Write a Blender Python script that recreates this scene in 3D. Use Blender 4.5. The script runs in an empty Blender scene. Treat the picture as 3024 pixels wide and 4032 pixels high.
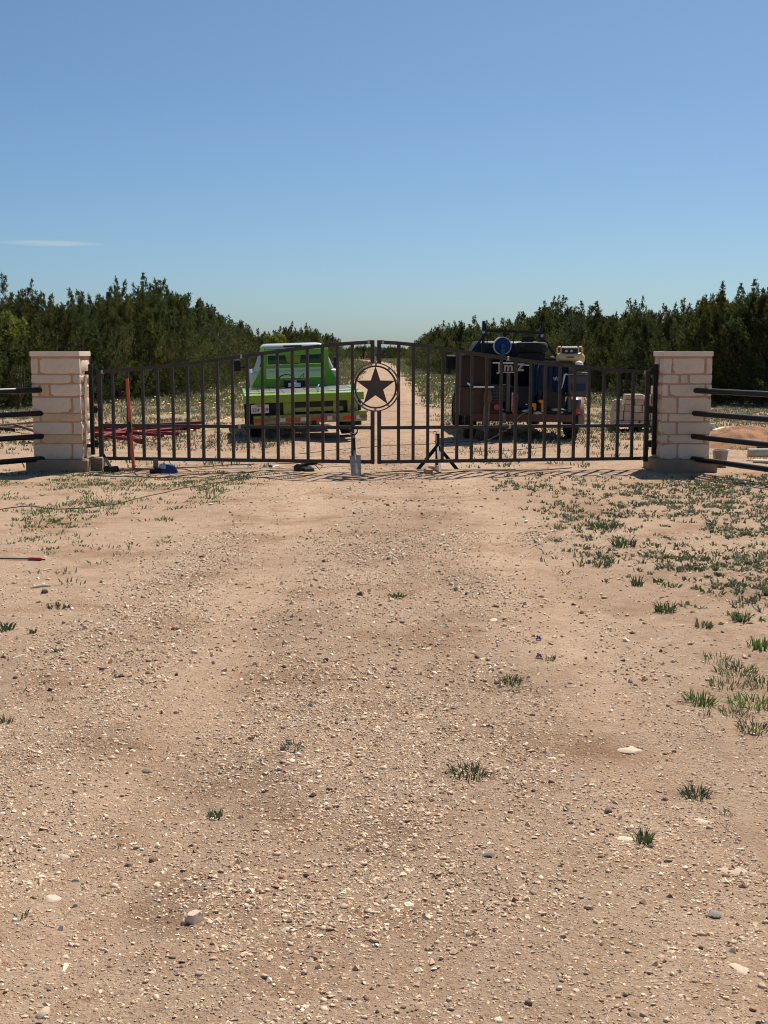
import bpy, bmesh, math, random
import numpy as np
from mathutils import Matrix, Vector

# ------------------------------------------------------------------ camera, sky, sun, exposure
SC = bpy.context.scene
EYE, FPX, CX, CY, VH = 1.7, 4800.0, 1512.0, 2016.0, 1385.0      # eye height, focal length and horizon in photo pixels
TILT = math.atan((CY - VH) / FPX)
cam_data = bpy.data.cameras.new('camera')
cam_data.sensor_fit = 'HORIZONTAL'; cam_data.sensor_width = 36.0
cam_data.lens = FPX / 3024.0 * 36.0
cam_data.clip_start = 0.05; cam_data.clip_end = 6000
cam = bpy.data.objects.new('camera', cam_data)
cam.location = (0, 0, EYE); cam.rotation_euler = (math.pi / 2 - TILT, 0, 0)
SC.collection.objects.link(cam); SC.camera = cam

SUN_EL, SUN_AZ = math.radians(55), math.radians(25)             # azimuth from +Y towards +X
world = bpy.data.worlds.new('World'); SC.world = world; world.use_nodes = True
wn, wl = world.node_tree.nodes, world.node_tree.links
wn.clear()
w_out = wn.new('ShaderNodeOutputWorld'); w_bg = wn.new('ShaderNodeBackground')
w_sky = wn.new('ShaderNodeTexSky'); w_sky.sky_type = 'NISHITA'
w_sky.sun_disc = False; w_sky.sun_elevation = SUN_EL; w_sky.sun_rotation = SUN_AZ
w_sky.altitude = 2000; w_sky.air_density = 1.0; w_sky.dust_density = 5.0; w_sky.ozone_density = 6.0
w_bg.inputs['Strength'].default_value = 0.0735
# one thin wisp of cloud low on the left
w_tc = wn.new('ShaderNodeTexCoord')
def w_math(op, a, b=None):
    q = wn.new('ShaderNodeMath'); q.operation = op
    for i, t in enumerate((a, b)):
        if t is None: continue
        if isinstance(t, (int, float)): q.inputs[i].default_value = t
        else: wl.new(t, q.inputs[i])
    return q.outputs[0]
def w_dot(vec):
    q = wn.new('ShaderNodeVectorMath'); q.operation = 'DOT_PRODUCT'; q.inputs[1].default_value = vec
    wl.new(w_tc.outputs['Generated'], q.inputs[0]); return q.outputs['Value']
w_c = Vector(((200 - CX) / FPX, math.cos(TILT) + (CY - 958) / FPX * math.sin(TILT), -math.sin(TILT) + (CY - 958) / FPX * math.cos(TILT))).normalized()
w_r = w_c.cross(Vector((0, 0, 1))).normalized(); w_u = w_r.cross(w_c)
w_nz = wn.new('ShaderNodeTexNoise'); w_nz.inputs['Scale'].default_value = 60; w_nz.inputs['Detail'].default_value = 5
w_mp = wn.new('ShaderNodeMapping'); w_mp.inputs['Scale'].default_value = (1, 1, 6)
wl.new(w_tc.outputs['Generated'], w_mp.inputs['Vector']); wl.new(w_mp.outputs[0], w_nz.inputs['Vector'])
w_a = w_math('POWER', w_math('ABSOLUTE', w_math('DIVIDE', w_dot(w_r), .043)), 2.0)
w_b = w_math('POWER', w_math('ABSOLUTE', w_math('DIVIDE', w_math('ADD', w_dot(w_u), w_math('MULTIPLY', w_math('SUBTRACT', w_nz.outputs['Fac'], .5), .0012)), .0026)), 2.0)
w_m = w_math('MAXIMUM', w_math('SUBTRACT', 1.0, w_math('ADD', w_a, w_b)), 0.0)
w_m = w_math('MULTIPLY', w_math('MULTIPLY', w_m, w_math('GREATER_THAN', w_dot(w_c), 0.5)), w_math('ADD', w_nz.outputs['Fac'], .15))
w_mix = wn.new('ShaderNodeMix'); w_mix.data_type = 'RGBA'; w_mix.inputs[7].default_value = (6.6, 6.6, 6.9, 1)
wl.new(w_m, w_mix.inputs[0]); wl.new(w_sky.outputs[0], w_mix.inputs[6])
w_wb = wn.new('ShaderNodeMix'); w_wb.data_type = 'RGBA'; w_wb.blend_type = 'MULTIPLY'; w_wb.inputs[0].default_value = 1; w_wb.inputs[7].default_value = (.845, .985, 1.0, 1)   # white balance of the sky
wl.new(w_mix.outputs[2], w_wb.inputs[6]); wl.new(w_wb.outputs[2], w_bg.inputs['Color']); wl.new(w_bg.outputs[0], w_out.inputs['Surface'])

sun_data = bpy.data.lights.new('sun', 'SUN'); sun_data.energy = 5.0; sun_data.angle = math.radians(0.53)
sun_data.color = (1.0, 0.93, 0.80)
sun = bpy.data.objects.new('sun', sun_data); SC.collection.objects.link(sun)
sun_dir = Vector((math.sin(SUN_AZ) * math.cos(SUN_EL), math.cos(SUN_AZ) * math.cos(SUN_EL), math.sin(SUN_EL)))
sun.rotation_euler = sun_dir.to_track_quat('Z', 'Y').to_euler(); sun.location = (10, 20, 30)

SC.view_settings.view_transform = 'Standard'; SC.view_settings.look = 'None'
SC.view_settings.gamma = 1.0; SC.view_settings.use_curve_mapping = False
SC.view_settings.exposure = 0.32
SC.render.engine = 'CYCLES'
SC.cycles.max_bounces = 6; SC.cycles.diffuse_bounces = 4; SC.cycles.transparent_max_bounces = 4
SC.cycles.use_denoising = True; SC.cycles.filter_width = 1.05

# ------------------------------------------------------------------ helpers
RNG = np.random.default_rng(7)
random.seed(7)
COL = SC.collection
V = Vector

def _dir(u, v):
    x, y = (u - CX) / FPX, -(v - CY) / FPX
    return V((x, math.cos(TILT) + y * math.sin(TILT), -math.sin(TILT) + y * math.cos(TILT)))
def at(u, v, Y):
    d = _dir(u, v); t = Y / d.y
    return V((d.x * t, Y, EYE + d.z * t))
def gnd(u, v, z=0.0):
    d = _dir(u, v); t = (z - EYE) / d.z
    p = V((d.x * t, d.y * t, z))
    return V((p.x, p.y, float(hgt(p.x, p.y))))

def _hash(ix, iy, s):
    h = (ix.astype(np.int64) * 374761393 + iy.astype(np.int64) * 668265263 + s * 1274126177) & 0xffffffff
    h = ((h ^ (h >> 13)) * 1274126177) & 0xffffffff
    return ((h ^ (h >> 16)) & 0xffff) / 65535.0
def vnoise(x, y, s=0):
    x = np.asarray(x, float); y = np.asarray(y, float)
    ix, iy = np.floor(x).astype(np.int64), np.floor(y).astype(np.int64)
    fx, fy = x - ix, y - iy
    fx = fx * fx * (3 - 2 * fx); fy = fy * fy * (3 - 2 * fy)
    a, b = _hash(ix, iy, s), _hash(ix + 1, iy, s)
    c, d = _hash(ix, iy + 1, s), _hash(ix + 1, iy + 1, s)
    return (a + (b - a) * fx) * (1 - fy) + (c + (d - c) * fx) * fy
def fbm(x, y, s=0, o=4):
    t, a, n = 0.0, 0.5, 0.0
    for k in range(o):
        t = t + a * vnoise(np.asarray(x) * 2 ** k, np.asarray(y) * 2 ** k, s + k * 17); n += a; a *= .5
    return t / n
def hgt(x, y):
    x = np.asarray(x, float); y = np.asarray(y, float)
    near = np.clip((45 - np.abs(y)) / 20, 0, 1)
    h = (fbm(x * .55, y * .55, 3, 3) - .5) * .07
    h = h + (fbm(x * 2.6, y * 2.6, 9, 4) - .5) * .028
    # wheel ruts that run to the gate
    for c in (-1.05, .95):
        h = h - .018 * np.exp(-((x - c - .15 * np.sin(y * .25)) / .33) ** 2)
    # the loose earth round the footings
    return h * near
def link(o, parent=None):
    COL.objects.link(o)
    if parent is not None: o.parent = parent
    return o
def tag(o, label=None, cat=None, group=None, kind=None):
    if label: o['label'] = label
    if cat: o['category'] = cat
    if group: o['group'] = group
    if kind: o['kind'] = kind
    return o
def thing(name, label, cat, loc=(0, 0, 0), rz=0.0, group=None, rot=None):
    o = bpy.data.objects.new(name, None); o.empty_display_size = .1
    o.location = loc; o.rotation_euler = rot if rot else (0, 0, rz)
    link(o); return tag(o, label, cat, group)
def copy_tree(o, parent=None):
    c = o.copy(); link(c, parent)
    for ch in o.children: copy_tree(ch, c)
    return c

class MB:
    """collects simple solids; build() links them as one mesh"""
    def __init__(s): s.v, s.f = [], []
    def add(s, vs, fs, M=None):
        b = len(s.v)
        s.v += [tuple(M @ V(p)) if M is not None else tuple(p) for p in vs]
        s.f += [tuple(i + b for i in f) for f in fs]; return s
    def box(s, c, d, M=None, taper=1.0, tapery=None):
        x, y, z = c; a, b, e = d[0] / 2, d[1] / 2, d[2] / 2
        ty = taper if tapery is None else tapery
        vs = [(x - a, y - b, z - e), (x + a, y - b, z - e), (x + a, y + b, z - e), (x - a, y + b, z - e),
              (x - a * taper, y - b * ty, z + e), (x + a * taper, y - b * ty, z + e), (x + a * taper, y + b * ty, z + e), (x - a * taper, y + b * ty, z + e)]
        return s.add(vs, [(3, 2, 1, 0), (4, 5, 6, 7), (0, 1, 5, 4), (1, 2, 6, 5), (2, 3, 7, 6), (3, 0, 4, 7)], M)
    def beam(s, p0, p1, w, h, up=(0, 0, 1), M=None):
        p0, p1, up = V(p0), V(p1), V(up)
        d = (p1 - p0).normalized(); r = d.cross(up)
        if r.length < 1e-4: r = d.cross(V((0, 1, 0)))
        r.normalize(); u = r.cross(d)
        r, u = r * w / 2, u * h / 2
        vs = [p0 - r - u, p0 + r - u, p0 + r + u, p0 - r + u, p1 - r - u, p1 + r - u, p1 + r + u, p1 - r + u]
        return s.add(vs, [(0, 1, 2, 3)[::-1], (4, 5, 6, 7), (0, 1, 5, 4), (1, 2, 6, 5), (2, 3, 7, 6), (3, 0, 4, 7)], M)
    def tube(s, pts, r, n=8, M=None, closed=False):
        pts = [V(p) for p in pts]; m = len(pts)
        rr = r if isinstance(r, (list, tuple)) else [r] * m
        vs, fs = [], []
        prev = None
        for i, p in enumerate(pts):
            if closed: d = pts[(i + 1) % m] - pts[i - 1]
            else: d = pts[min(i + 1, m - 1)] - pts[max(i - 1, 0)]
            d.normalize()
            if prev is None:
                a = d.cross(V((0, 0, 1)))
                if a.length < 1e-3: a = d.cross(V((1, 0, 0)))
            else:
                a = prev - d * prev.dot(d)
            a.normalize(); prev = a; b = d.cross(a)
            for k in range(n):
                t = 2 * math.pi * k / n
                vs.append(p + (a * math.cos(t) + b * math.sin(t)) * rr[i])
        for i in range(m if closed else m - 1):
            j = (i + 1) % m
            for k in range(n):
                l = (k + 1) % n
                fs.append((i * n + k, i * n + l, j * n + l, j * n + k))
        if not closed:
            fs.append(tuple(range(n))[::-1]); fs.append(tuple((m - 1) * n + k for k in range(n)))
        return s.add(vs, fs, M)
    def lathe(s, prof, n=24, M=None):
        """profile of (r, z) about the z axis"""
        vs, fs = [], []; m = len(prof)
        for r, z in prof:
            for k in range(n):
                t = 2 * math.pi * k / n; vs.append((r * math.cos(t), r * math.sin(t), z))
        for i in range(m - 1):
            for k in range(n):
                l = (k + 1) % n
                fs.append((i * n + k, i * n + l, (i + 1) * n + l, (i + 1) * n + k))
        if prof[0] == prof[-1]: return s.add(vs, fs, M)
        if prof[0][0] > 1e-6: fs.append(tuple(range(n))[::-1])
        if prof[-1][0] > 1e-6: fs.append(tuple((m - 1) * n + k for k in range(n)))
        return s.add(vs, fs, M)
    def prism(s, poly, y0, y1, M=None):
        """polygon in x,z extruded along y"""
        n = len(poly)
        vs = [(x, y0, z) for x, z in poly] + [(x, y1, z) for x, z in poly]
        fs = [tuple(range(n)), tuple(range(n, 2 * n))[::-1]] + [(i, i + n, (i + 1) % n + n, (i + 1) % n) for i in range(n)]
        return s.add(vs, fs, M)
    def build(s, name, mat, parent=None, smooth=None, bev=0.0, seg=1, loc=None):
        me = bpy.data.meshes.new(name); me.from_pydata(s.v, [], s.f)
        bm = bmesh.new(); bm.from_mesh(me); bmesh.ops.recalc_face_normals(bm, faces=bm.faces); bm.to_mesh(me); bm.free()
        if smooth is not None:
            me.shade_smooth(); me.set_sharp_from_angle(angle=math.radians(smooth))
        if mat is not None: me.materials.append(mat)
        o = bpy.data.objects.new(name, me); link(o, parent)
        if loc is not None: o.location = loc
        if bev:
            md = o.modifiers.new('bevel', 'BEVEL'); md.width = bev; md.segments = seg; md.limit_method = 'ANGLE'
        return o

def np_mesh(name, verts, tris, mat, cols=None, parent=None, smooth=False):
    me = bpy.data.meshes.new(name)
    nv, nt = len(verts), len(tris)
    me.vertices.add(nv); me.vertices.foreach_set('co', np.ascontiguousarray(verts, np.float32).ravel())
    me.loops.add(nt * 3); me.loops.foreach_set('vertex_index', np.ascontiguousarray(tris, np.int32).ravel())
    me.polygons.add(nt)
    me.polygons.foreach_set('loop_start', np.arange(0, nt * 3, 3, dtype=np.int32))
    me.update(calc_edges=True)
    if isinstance(smooth, np.ndarray): me.polygons.foreach_set('use_smooth', smooth)
    elif smooth: me.shade_smooth()
    else: me.shade_flat()
    if cols is not None:
        a = me.color_attributes.new('col', 'FLOAT_COLOR', 'POINT')
        c = np.ones((nv, 4), np.float32); c[:, :3] = cols
        a.data.foreach_set('color', c.ravel())
    me.materials.append(mat)
    o = bpy.data.objects.new(name, me)
    if parent is not False: link(o, parent)
    return o
def instance_np(base_v, base_t, pos, rot, scl):
    """numpy copies of one small mesh; rot (N,3,3), scl (N,3)"""
    n, k = len(pos), len(base_v)
    vv = base_v[None] * scl[:, None, :]
    vv = np.einsum('nij,nkj->nki', rot, vv) + pos[:, None, :]
    tt = base_t[None] + (np.arange(n) * k)[:, None, None]
    return vv.reshape(-1, 3), tt.reshape(-1, 3)
def rotz_np(a, tx=None, ty=None):
    n = len(a); c, s = np.cos(a), np.sin(a)
    R = np.zeros((n, 3, 3)); R[:, 0, 0] = c; R[:, 0, 1] = -s; R[:, 1, 0] = s; R[:, 1, 1] = c; R[:, 2, 2] = 1
    if tx is not None:
        T = np.zeros((n, 3, 3)); T[:, 0, 0] = 1; T[:, 1, 1] = np.cos(tx); T[:, 1, 2] = -np.sin(tx); T[:, 2, 1] = np.sin(tx); T[:, 2, 2] = np.cos(tx)
        R = np.einsum('nij,njk->nik', T, R)
    return R
ORD = ('first second third fourth fifth sixth seventh eighth ninth tenth eleventh twelfth thirteenth fourteenth fifteenth sixteenth '
       'seventeenth eighteenth nineteenth twentieth').split()

# ------------------------------------------------------------------ materials
MATS = {}
def nt_new(name):
    m = bpy.data.materials.new(name); m.use_nodes = True
    n = m.node_tree.nodes; n.clear()
    out = n.new('ShaderNodeOutputMaterial'); b = n.new('ShaderNodeBsdfPrincipled')
    m.node_tree.links.new(b.outputs[0], out.inputs[0]); MATS[name] = m
    return m, n, m.node_tree.links, b, out
def mat(name, col, rough=.6, metal=0.0, var=.25, scale=6.0, bump=.0, bscale=60.0, tint=None, tfac=.5, tscale=3.0, spec=.5, coat=0.0):
    """plain surface with uneven colour, patches of a second colour (rust, dirt, wear) and fine relief"""
    m, n, l, b, out = nt_new(name)
    tc = n.new('ShaderNodeTexCoord')
    nz = n.new('ShaderNodeTexNoise'); nz.inputs['Scale'].default_value = scale; nz.inputs['Detail'].default_value = 6
    l.new(tc.outputs['Object'], nz.inputs['Vector'])
    mx = n.new('ShaderNodeMix'); mx.data_type = 'RGBA'
    mx.inputs[6].default_value = (*[c * (1 - var) for c in col], 1); mx.inputs[7].default_value = (*[min(1, c * (1 + var)) for c in col], 1)
    l.new(nz.outputs['Fac'], mx.inputs[0]); cur = mx.outputs[2]
    if tint is not None:
        n2 = n.new('ShaderNodeTexNoise'); n2.inputs['Scale'].default_value = tscale; n2.inputs['Detail'].default_value = 8; n2.inputs['Roughness'].default_value = .65
        l.new(tc.outputs['Object'], n2.inputs['Vector'])
        rp = n.new('ShaderNodeValToRGB'); rp.color_ramp.elements[0].position = .62 - tfac * .25; rp.color_ramp.elements[1].position = .78 - tfac * .25
        l.new(n2.outputs['Fac'], rp.inputs[0])
        m2 = n.new('ShaderNodeMix'); m2.data_type = 'RGBA'; m2.inputs[7].default_value = (*tint, 1)
        l.new(rp.outputs[0], m2.inputs[0]); l.new(cur, m2.inputs[6]); cur = m2.outputs[2]
    l.new(cur, b.inputs['Base Color'])
    b.inputs['Roughness'].default_value = rough; b.inputs['Metallic'].default_value = metal
    b.inputs['Specular IOR Level'].default_value = spec; b.inputs['Coat Weight'].default_value = coat
    if bump:
        n3 = n.new('ShaderNodeTexNoise'); n3.inputs['Scale'].default_value = bscale; n3.inputs['Detail'].default_value = 5
        l.new(tc.outputs['Object'], n3.inputs['Vector'])
        bp = n.new('ShaderNodeBump'); bp.inputs['Strength'].default_value = bump; bp.inputs['Distance'].default_value = .01
        l.new(n3.outputs['Fac'], bp.inputs['Height']); l.new(bp.outputs[0], b.inputs['Normal'])
    return m
def attr_mat(name, rough=.8, gain=(1, 1, 1), trans=0.0, bump=0.0, objvar=0.0, spec=.3):
    """colour comes from each piece's own colour attribute (one tone per stone, blade or spray)"""
    m, n, l, b, out = nt_new(name)
    a = n.new('ShaderNodeAttribute'); a.attribute_name = 'col'
    g = n.new('ShaderNodeMix'); g.data_type = 'RGBA'; g.blend_type = 'MULTIPLY'; g.inputs[0].default_value = 1; g.inputs[7].default_value = (*gain, 1)
    l.new(a.outputs['Color'], g.inputs[6]); cur = g.outputs[2]
    if objvar:
        oi = n.new('ShaderNodeObjectInfo'); hs = n.new('ShaderNodeHueSaturation')
        mr = n.new('ShaderNodeMapRange'); mr.inputs[3].default_value = 1 - objvar; mr.inputs[4].default_value = 1 + objvar
        l.new(oi.outputs['Random'], mr.inputs[0]); l.new(mr.outputs[0], hs.inputs['Value']); l.new(cur, hs.inputs['Color'])
        mr2 = n.new('ShaderNodeMapRange'); mr2.inputs[3].default_value = .485; mr2.inputs[4].default_value = .51
        ml = n.new('ShaderNodeMath'); ml.operation = 'MULTIPLY'; ml.inputs[1].default_value = 7.31
        fr = n.new('ShaderNodeMath'); fr.operation = 'FRACT'
        l.new(oi.outputs['Random'], ml.inputs[0]); l.new(ml.outputs[0], fr.inputs[0]); l.new(fr.outputs[0], mr2.inputs[0]); l.new(mr2.outputs[0], hs.inputs['Hue'])
        cur = hs.outputs[0]
    l.new(cur, b.inputs['Base Color']); b.inputs['Roughness'].default_value = rough; b.inputs['Specular IOR Level'].default_value = spec
    if trans:
        t = n.new('ShaderNodeBsdfTranslucent'); l.new(cur, t.inputs[0])
        mx = n.new('ShaderNodeMixShader'); mx.inputs[0].default_value = trans
        l.new(b.outputs[0], mx.inputs[1]); l.new(t.outputs[0], mx.inputs[2]); l.new(mx.outputs[0], out.inputs[0])
    return m

# ------------------------------------------------------------------ ground, road
SAND = np.array((.54, .384, .276)); SOIL = np.array((.385, .252, .170)); FIELD = np.array((.29, .245, .135)); RED = np.array((.40, .215, .125))
def ground_material(name, pebbles):
    m, n, l, b, out = nt_new(name)
    tc = n.new('ShaderNodeTexCoord'); a = n.new('ShaderNodeAttribute'); a.attribute_name = 'col'
    def noise(sc, det=6, ro=.6):
        q = n.new('ShaderNodeTexNoise'); q.inputs['Scale'].default_value = sc; q.inputs['Detail'].default_value = det; q.inputs['Roughness'].default_value = ro
        l.new(tc.outputs['Object'], q.inputs['Vector']); return q.outputs['Fac']
    def ramp(x, p0, p1):
        r = n.new('ShaderNodeMapRange'); r.inputs[1].default_value = p0; r.inputs[2].default_value = p1
        l.new(x, r.inputs[0]); return r.outputs[0]
    def mixc(f, c0, c1, mode='MIX'):
        x = n.new('ShaderNodeMix'); x.data_type = 'RGBA'; x.blend_type = mode
        if isinstance(f, float): x.inputs[0].default_value = f
        else: l.new(f, x.inputs[0])
        for s, c in ((6, c0), (7, c1)):
            if isinstance(c, tuple): x.inputs[s].default_value = (*c, 1)
            else: l.new(c, x.inputs[s])
        return x.outputs[2]
    c = a.outputs['Color']
    c = mixc(ramp(noise(1.1, 6, .66), .50, .66), c, mixc(1.0, c, (.70, .61, .53), 'MULTIPLY'))       # damp, trodden patches
    c = mixc(ramp(noise(7, 6, .7), .40, .72), c, mixc(1.0, c, (.80, .74, .68), 'MULTIPLY'))
    c = mixc(ramp(noise(55, 4, .7), .45, .75), c, mixc(1.0, c, (1.16, 1.14, 1.1), 'MULTIPLY'))         # grains
    c = mixc(ramp(noise(140, 3, .7), .56, .70), c, mixc(1.0, c, (.45, .38, .32), 'MULTIPLY'))
    # grit: small stones of uneven tone
    vo = n.new('ShaderNodeTexVoronoi'); vo.inputs['Scale'].default_value = 75; vo.inputs['Randomness'].default_value = 1
    l.new(tc.outputs['Object'], vo.inputs['Vector'])
    sx = n.new('ShaderNodeSeparateColor'); l.new(vo.outputs['Color'], sx.inputs[0])
    grit = ramp(sx.outputs[0], .62, .66); rim = ramp(vo.outputs['Distance'], .42, .30)
    mm = n.new('ShaderNodeMath'); mm.operation = 'MULTIPLY'; l.new(grit, mm.inputs[0]); l.new(rim, mm.inputs[1])
    tone = n.new('ShaderNodeValToRGB'); e = tone.color_ramp.elements
    e[0].position = 0; e[0].color = (.30, .20, .14, 1); e[1].position = 1; e[1].color = (.66, .50, .37, 1)
    l.new(sx.outputs[1], tone.inputs[0])
    mf = n.new('ShaderNodeMath'); mf.operation = 'MULTIPLY'; mf.inputs[1].default_value = pebbles; l.new(mm.outputs[0], mf.inputs[0])
    c = mixc(mf.outputs[0], c, tone.outputs[0])
    l.new(c, b.inputs['Base Color']); b.inputs['Roughness'].default_value = .95; b.inputs['Specular IOR Level'].default_value = .15
    add = n.new('ShaderNodeMath'); add.operation = 'ADD'
    s1 = n.new('ShaderNodeMath'); s1.operation = 'MULTIPLY'; s1.inputs[1].default_value = 1.25; l.new(noise(38, 6, .75), s1.inputs[0])
    s2 = n.new('ShaderNodeMath'); s2.operation = 'MULTIPLY'; s2.inputs[1].default_value = .55; l.new(mm.outputs[0], s2.inputs[0])
    l.new(s1.outputs[0], add.inputs[0]); l.new(s2.outputs[0], add.inputs[1])
    bp = n.new('ShaderNodeBump'); bp.inputs['Strength'].default_value = .9; bp.inputs['Distance'].default_value = .022
    l.new(add.outputs[0], bp.inputs['Height']); l.new(bp.outputs[0], b.inputs['Normal'])
    return m
M_GROUND = ground_material('sandy_ground', .55); M_ROAD = ground_material('gravel_road', .9)

def road_edges(y):
    y = np.asarray(y, float)
    bend = -np.clip((y - 150) / 110, 0, 3) ** 2 * 5.5
    wl = -1.85 + (fbm(y * .35, y * 0 + 3, 5) - .5) * .9 + bend
    wr = 1.45 + (fbm(y * .35, y * 0 + 8, 6) - .5) * .8 + bend
    return wl, wr
def on_road(x, y):
    a, b = road_edges(y); return np.clip(np.minimum(x - a, b - x) / .5 + .5, 0, 1)
def tracks(x, y):
    """compacted wheel tracks"""
    w = (fbm(y * .3, y * 0 + 1, 77) - .5) * .35
    t = np.exp(-((x + .93 - w) / .27) ** 2) + np.exp(-((x - 1.02 - w) / .27) ** 2)
    return np.clip(t * (.55 + .9 * fbm(x * 1.2, y * .5, 78)), 0, 1)
DISTURBED = [(-.62, 7.35, .36, .34), (-.50, 4.95, .16, .30), (-.82, 4.75, .22, .30), (-.95, 4.1, .18, .28), (-1.25, 5.1, .2, .25), (-.42, 4.5, .14, .30), (.72, 6.2, .26, .32), (.9, 5.2, .20, .26), (.05, 4.1, .14, .30), (-1.62, 4.85, .16, .40), (-.05, 10.5, .5, .24), (.45, 9.0, .4, .26), (-1.0, 10.0, .5, .22), (-.7, 3.55, .14, .3), (.3, 12.5, .8, .22)]
def ground_col(x, y):
    r = on_road(x, y)[:, None]
    far = np.clip((y - 26) / 22 + (fbm(x * .3, y * .3, 31) - .5) * 1.4, 0, 1)[:, None]
    p = np.clip((fbm(x * .45, y * .45, 41) - .42) * 4, 0, 1)[:, None]
    base = SAND * (1 - .35 * p) + SOIL * .35 * p
    tr = (tracks(x, y) * np.clip((90 - y) / 30, 0, 1))[:, None]; base = base * (.93 + .14 * tr)
    for cx_, cy_, r_, k_ in DISTURBED:                  # stirred, darker earth
        q = np.clip(1.25 - np.hypot((x - cx_) / r_, (y - cy_) / (r_ * 1.7)) - (fbm(x * 5, y * 3, 88) - .5) * 1.5, 0, 1)[:, None]
        base = base * (1 - q * k_ * .72 * np.array((.9, 1.0, 1.08)))
    beh = np.clip((y - 18.5) / 3, 0, 1)[:, None]
    base = base * (1 - .25 * beh) + SOIL * .25 * beh
    off = base * (1 - .8 * far) + FIELD * .8 * far
    return r * base + (1 - r) * off

def spaced(a0, a1, d0, g, m):
    out, x, d = [a0], a0, d0
    while x < a1:
        if x > m: d *= g
        x += d; out.append(x)
    return out
ys = np.array(list(-np.array(spaced(0, 40, .12, 1.25, .3))[::-1][:-1]) + spaced(0.0, 3200, .055, 1.045, 21))
xp = spaced(0, 1600, .06, 1.13, 6.5); xs = np.array([-x for x in xp[::-1][:-1]] + xp)
def grid_mesh(name, X, Y, Z, material):
    ny, nx = X.shape
    vv = np.stack([X.ravel(), Y.ravel(), Z.ravel()], 1)
    i = np.arange(ny * nx).reshape(ny, nx)
    a, b, c, d = i[:-1, :-1].ravel(), i[:-1, 1:].ravel(), i[1:, 1:].ravel(), i[1:, :-1].ravel()
    tt = np.concatenate([np.stack([a, b, c], 1), np.stack([a, c, d], 1)])
    return np_mesh(name, vv, tt, material, ground_col(vv[:, 0], vv[:, 1]), smooth=True)
X, Y = np.meshgrid(xs, ys)
ground = grid_mesh('ground', X, Y, hgt(X, Y), M_GROUND); tag(ground, 'pale sandy ground with stones that reaches the horizon', 'ground', kind='structure')
ry = ys[(ys > -20) & (ys < 330)]; rt = np.linspace(0, 1, 46)
ra, rb = road_edges(ry)
RX = ra[:, None] - .3 + (rb - ra + .6)[:, None] * rt[None]; RY = np.repeat(ry[:, None], len(rt), 1)
lift = .010 * np.clip(np.minimum(rt, 1 - rt) / .09, 0, 1)[None] * 1.0 - .03 * (1 - np.clip(np.minimum(rt, 1 - rt) / .09, 0, 1))[None]
road = grid_mesh('dirt_road', RX, RY, hgt(RX, RY) + lift, M_ROAD)
tag(road, 'pale gravel track that runs through the gate to the trees', 'road', kind='structure')

# ------------------------------------------------------------------ gravel
def frustum_xy(n, y0, y1, margin, p=1.0):
    """points spread evenly over the wedge of ground in view, plus a margin to each side"""
    out = np.zeros((0, 2))
    while len(out) < n:
        y = RNG.uniform(y0, y1, n); w = .335 * y + margin
        x = RNG.uniform(-1, 1, n) * (.335 * y1 + margin)
        out = np.concatenate([out, np.stack([x, y], 1)[np.abs(x) < w]])
    return out[:n]
CUBE_V = np.array([(-1, -1, -1), (1, -1, -1), (1, 1, -1), (-1, 1, -1), (-1, -1, 1), (1, -1, 1), (1, 1, 1), (-1, 1, 1)], float)
CUBE_T = np.array([(0, 2, 1), (0, 3, 2), (4, 5, 6), (4, 6, 7), (0, 1, 5), (0, 5, 4), (1, 2, 6), (1, 6, 5), (2, 3, 7), (2, 7, 6), (3, 0, 4), (3, 4, 7)])
OCT_V = np.array([(1, 0, 0), (.5, .87, -.1), (-.5, .8, .1), (-1, 0, 0), (-.5, -.87, .1), (.5, -.8, -.05), (.25, .2, .8), (-.3, -.15, .9), (0, 0, -.8)], float)
OCT_T = np.array([(0, 1, 6), (1, 2, 6), (2, 7, 6), (2, 3, 7), (3, 4, 7), (4, 5, 7), (5, 6, 7), (5, 0, 6), (1, 0, 8), (2, 1, 8), (3, 2, 8), (4, 3, 8), (5, 4, 8), (0, 5, 8)])
def gravel_tones(n):
    k = RNG.random(n)[:, None]; v = RNG.uniform(.78, 1.22, (n, 1))
    tan = np.array((.57, .41, .285)); pale = np.array((.73, .59, .44)); dark = np.array((.22, .15, .105)); grey = np.array((.42, .325, .245)); rust = np.array((.42, .23, .15))
    c = np.where(k < .62, tan, np.where(k < .87, pale, np.where(k < .915, dark, np.where(k < .97, grey, rust))))
    return c * v
def gravel_density(x, y):
    r = on_road(x, y)
    near = np.clip((6.8 - y) / 2.5, 0, 1)
    d = np.maximum(near, .15 + .85 * r)
    patch = np.clip((fbm(x * 1.1 + 7, y * .7, 51, 4) - .36) * 4.2, .42, 1)
    lane = 1 - .80 * tracks(x, y) * np.clip((y - 2.5) / 3, .25, 1)
    return d * patch * lane
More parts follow.
